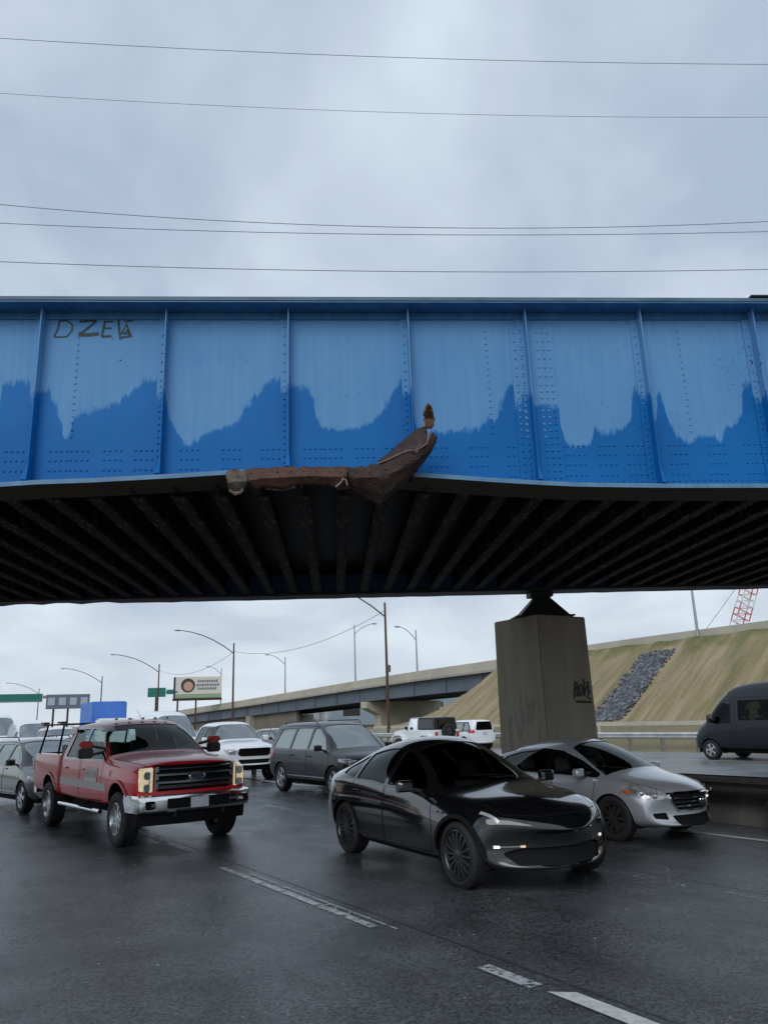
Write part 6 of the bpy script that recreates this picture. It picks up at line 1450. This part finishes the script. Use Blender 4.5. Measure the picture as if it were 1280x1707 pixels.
b = MB(); cx = -w/2+w*.30; b.lathe([(0, .01), (0, hgt*.33)], c=(cx, -.04, zb_+hgt*.60), n=20); b.build('poster_hair', mat('poster_hair', (.06, .035, .03), .6), r)
b = MB(); b.lathe([(0, .01), (0, hgt*.22)], c=(cx+.05, -.06, zb_+hgt*.56), n=20); b.build('poster_face', mat('poster_skin', (.50, .30, .23), .6), r)
for zf, l0, l1 in ((.80, .50, .93), (.62, .48, .96), (.45, .50, .90)):
    q = MB(); n = 9
    for j in range(n): q.box(-w/2+w*(l0+(l1-l0)*j/n), -w/2+w*(l0+(l1-l0)*(j+.66)/n), -.06, -.02, zb_+hgt*(zf-.055), zb_+hgt*(zf+.055-.02*(j % 2)))
    q.build('lettering', mat('poster_ink', (.16, .18, .20), .6), r)
r, w, zb_, zt_, k = board('direction_sign_board', 'grey blue panel board on legs beyond the bed rack', 'sign', 81, 142, 1157, 1178, 120, mat('slate_board', (.12, .15, .19), .6), (92, 112))
hgt = zt_-zb_
for j in range(4): MB().box(-w/2+w*(.04+.25*j), -w/2+w*(.20+.25*j), -.05, -.01, zb_+hgt*.25, zb_+hgt*.78).build('pale_panel', mat('pale_blue_panel', (.36, .42, .50), .5), r)
M_GREENS = mat('green_sign', (.015, .16, .12), .5)
r, w, zb_, zt_, k = board('gantry_sign', 'long green road sign on a gantry at the left edge', 'sign', -60, 54, 1157, 1169, 125, M_GREENS, (-50,), legm=M_STEEL, depth=.15)
MB().box(w/2+.05, w/2+2.4, .05, .25, zt_-.7, zt_-.25).build('gantry_arm', mat('faded_red_steel', (.35, .20, .20), .6), r)
MB().box(-w/2+.15, w/2-.15, -.012, -.002, zb_+.10, zb_+.15).build('sign_border', M_PARA, r)
r, w, zb_, zt_, k = board('road_sign', 'small green road sign with an arm beside the billboard', 'sign', 246, 273, 1146, 1160, 118, M_GREENS, (259,), legm=M_POLE, depth=.12)
MB().box(w/2, w/2+1.7, .02, .08, zb_+.55, zb_+.72).build('sign_arm', M_DARK, r); MB().box(w/2+.1, w/2+1.1, .0, .03, zb_+.35, zb_+1.0).build('sign_tab', M_GREENS, r)

# overhead wires
M_WIRE = mat('dark_wire', (.20, .20, .22), .6)
wires = [([(0, 63), (320, 83), (640, 95), (960, 102), (1280, 108)], 30, 'topmost overhead wire crossing the sky'), ([(0, 155), (320, 175), (640, 187), (960, 193), (1280, 196)], 28, 'second overhead wire from the top of the sky'),
         ([(0, 341), (320, 365), (640, 378), (960, 380), (1280, 369)], 26, 'upper of the two close overhead wires'), ([(0, 372), (320, 384), (640, 391), (960, 391), (1280, 386)], 26.6, 'lower of the two close overhead wires'),
         ([(0, 436), (320, 447), (640, 452), (960, 453), (1280, 449)], 25, 'lowest overhead wire just above the blue bridge')]
for P, D, L_ in wires:
    cf = np.polyfit([p[0] for p in P], [p[1] for p in P], 3 if False else 2); pts = []
    for x in range(-300, 1600, 60): q = px_bridge(x, float(np.polyval(cf, x)), D); pts.append(Matrix.Rotation(BRZ, 4, 'Z') @ q)
    b = MB(); b.tube(pts, .013 if D != 28 else .009, 6); b.build('overhead_wire', M_WIRE, smooth=True, label=L_, cat='wire', group='overhead wires above the bridge')
def sag(p, q, d, n=14): return [Vector(p).lerp(Vector(q), i/n)-Vector((0, 0, d*4*(i/n)*(1-i/n))) for i in range(n+1)]
def pole_pt(x, y, o=31.3): s, o_, z = px_off(x, y, o); return rp(s, o_+.5, z)
for A_, B_, L_ in ((pole_pt(631, 1018), pole_pt(383, 1086), 'thin cable sagging between the two nearest brown lamp posts'), (pole_pt(383, 1086), pole_pt(260, 1118), 'thin cable sagging between the second and third brown lamp posts')):
    b = MB(); b.tube(sag(A_, B_, 1.3), .022, 5); b.build('cable', M_WIRE, label=L_, cat='cable')

# red and white lattice crane boom beyond the ramp
cr_ = empty('crane', 'red and white lattice crane boom far beyond the ramp at the right', 'crane', loc=tuple(px_ray(1196, 1200)*150*Vector((1, 1, 0))))
base = Vector(cr_.location); top = px_ray(1262, 930)*170; top.z += CAM_H; A_ = Vector((0, 0, 2)); B_ = top-base
MR = mat('crane_red', (.50, .09, .09), .6); MWh = mat('crane_white', (.6, .6, .6), .6)
d = (B_-A_).normalized(); u_ = d.cross(Vector((0, 1, 0))).normalized()*1.15; w_ = d.cross(u_).normalized()*1.15; n = 22
for kind_, mm in (('boom_section', MR), ('boom_section', MWh)):
    for i in range(n):
        if (i//2) % 2 != (0 if mm is MR else 1): continue
        a0, a1 = A_.lerp(B_, i/n), A_.lerp(B_, (i+1)/n); b = MB()
        for su, sw in ((1, 1), (1, -1), (-1, 1), (-1, -1)): b.bar(a0+u_*su+w_*sw, a1+u_*su+w_*sw, .16, .16)
        for sw in (1, -1): b.bar(a0+u_+w_*sw, a1-u_+w_*sw, .10, .10); b.bar(a0-u_+w_*sw, a0+u_+w_*sw, .10, .10)
        for su in (1, -1): b.bar(a0+u_*su+w_, a1+u_*su-w_, .10, .10)
        b.build('boom_section', mm, cr_)
MB().box(-3, 3, -3, 3, 0, 3).build('crane_cab', MR, cr_, bevel=.2)
b = MB(); b.bar(B_, A_+Vector((-9, 0, 3)), .07, .07); b.build('guy_line', M_WIRE, cr_)

# far buildings under the flyover
def building(label, x, d, w, dep, h, wallm, roofm, z0=.9, win=True, rot=None, roof_h=.9):
    p = px_ray(x, 1200)*d; r = empty('warehouse', label, 'building', loc=(p.x, p.y, z0-.3), rotz=rot if rot is not None else math.atan2(p.y, p.x)-math.pi/2)
    MB().box(-w/2, w/2, 0, dep, 0, h-roof_h).build('wall', wallm, r); MB().box(-w/2-.2, w/2+.2, -.2, dep+.2, h-roof_h+.003, h).build('roof', roofm, r)
    if win:
        n = max(2, int(w/7))
        for j in range(min(n, 8)):
            x0 = -w/2+w*(j+.3)/n; MB().box(x0, x0+w/n*.42, -.05, .04, h*.28, h*.55).build('window', M_DARK, r)
        MB().box(-w*.06, w*.06, -.06, .04, 0, h*.42).build('door', M_STEEL, r)
    return r
M_WHB = mat('pale_blue_cladding', (.20, .26, .31), .6, noise=(.25, .31, .36), nscale=.2, stretch=(1, 1, .1)); M_WHR = mat('white_roof', (.62, .63, .63), .6); M_WHG = mat('grey_cladding', (.33, .35, .37), .6)
building('long pale blue warehouse with white roof band behind the ramp', 760, 132, 44, 20, 6.6, M_WHB, M_WHR, rot=R_(-18), roof_h=1.3)
MB_ = [(497, 230, 12, 5.5, 'small pale building left of the ramp pier'), (526, 235, 9, 4.2, 'low white shed in the middle of the far yard'), (552, 240, 10, 5.0, 'grey white shed next to the low white one'), (587, 215, 13, 6.2, 'blue roofed building touching the ramp pier')]
for j, (x, d_, w_2, h_, L_) in enumerate(MB_): building(L_, x, d_, w_2, 10, h_, [M_WHG, M_WHR, M_WHG, M_WHB][j], [M_WHR, M_WHR, M_WHG, mat('blue_roof', (.08, .16, .30), .6)][j], win=j in (0, 3))
# leafless scrub in front of the far yard
b = MB()
for j in range(1500):
    x = random.uniform(430, 640); d_ = random.uniform(150, 195); p = px_ray(x, 1200)*d_; p.z = .7; h_ = random.uniform(.6, 2.6)*(.5+.5*math.sin(x*.07)**2)
    dx_, dy_ = random.uniform(-.7, .7), random.uniform(-.3, .3); b.add([p, p+Vector((.10, 0, 0)), p+Vector((dx_, dy_, h_))], [(0, 1, 2)])
b.build('scrub', mat('bare_scrub', (.10, .075, .06), .9), fix=False, kind='stuff', label='bare brown scrub along the far yard under the ramp')
# dry tufts along the bank and verge
b = MB()
for j in range(5200):
    s = random.uniform(14, 62); o = random.uniform(31.2, 45.6); z = bank_z(s, o); p = rp(s, o, z-.02); h_ = random.uniform(.05, .16); a_ = random.uniform(0, 6.3)
    q = Vector((math.cos(a_), math.sin(a_), 0)); b.add([p-q*.035, p+q*.035, p+q*random.uniform(-.08, .08)+Vector((0, 0, h_))], [(0, 1, 2)])
b.build('grass_tufts', mat('straw_tufts', (.40, .32, .18), .95, noise=(.26, .23, .11), nscale=.6), fix=False, kind='stuff', label='dry straw tufts over the grass bank and verge')
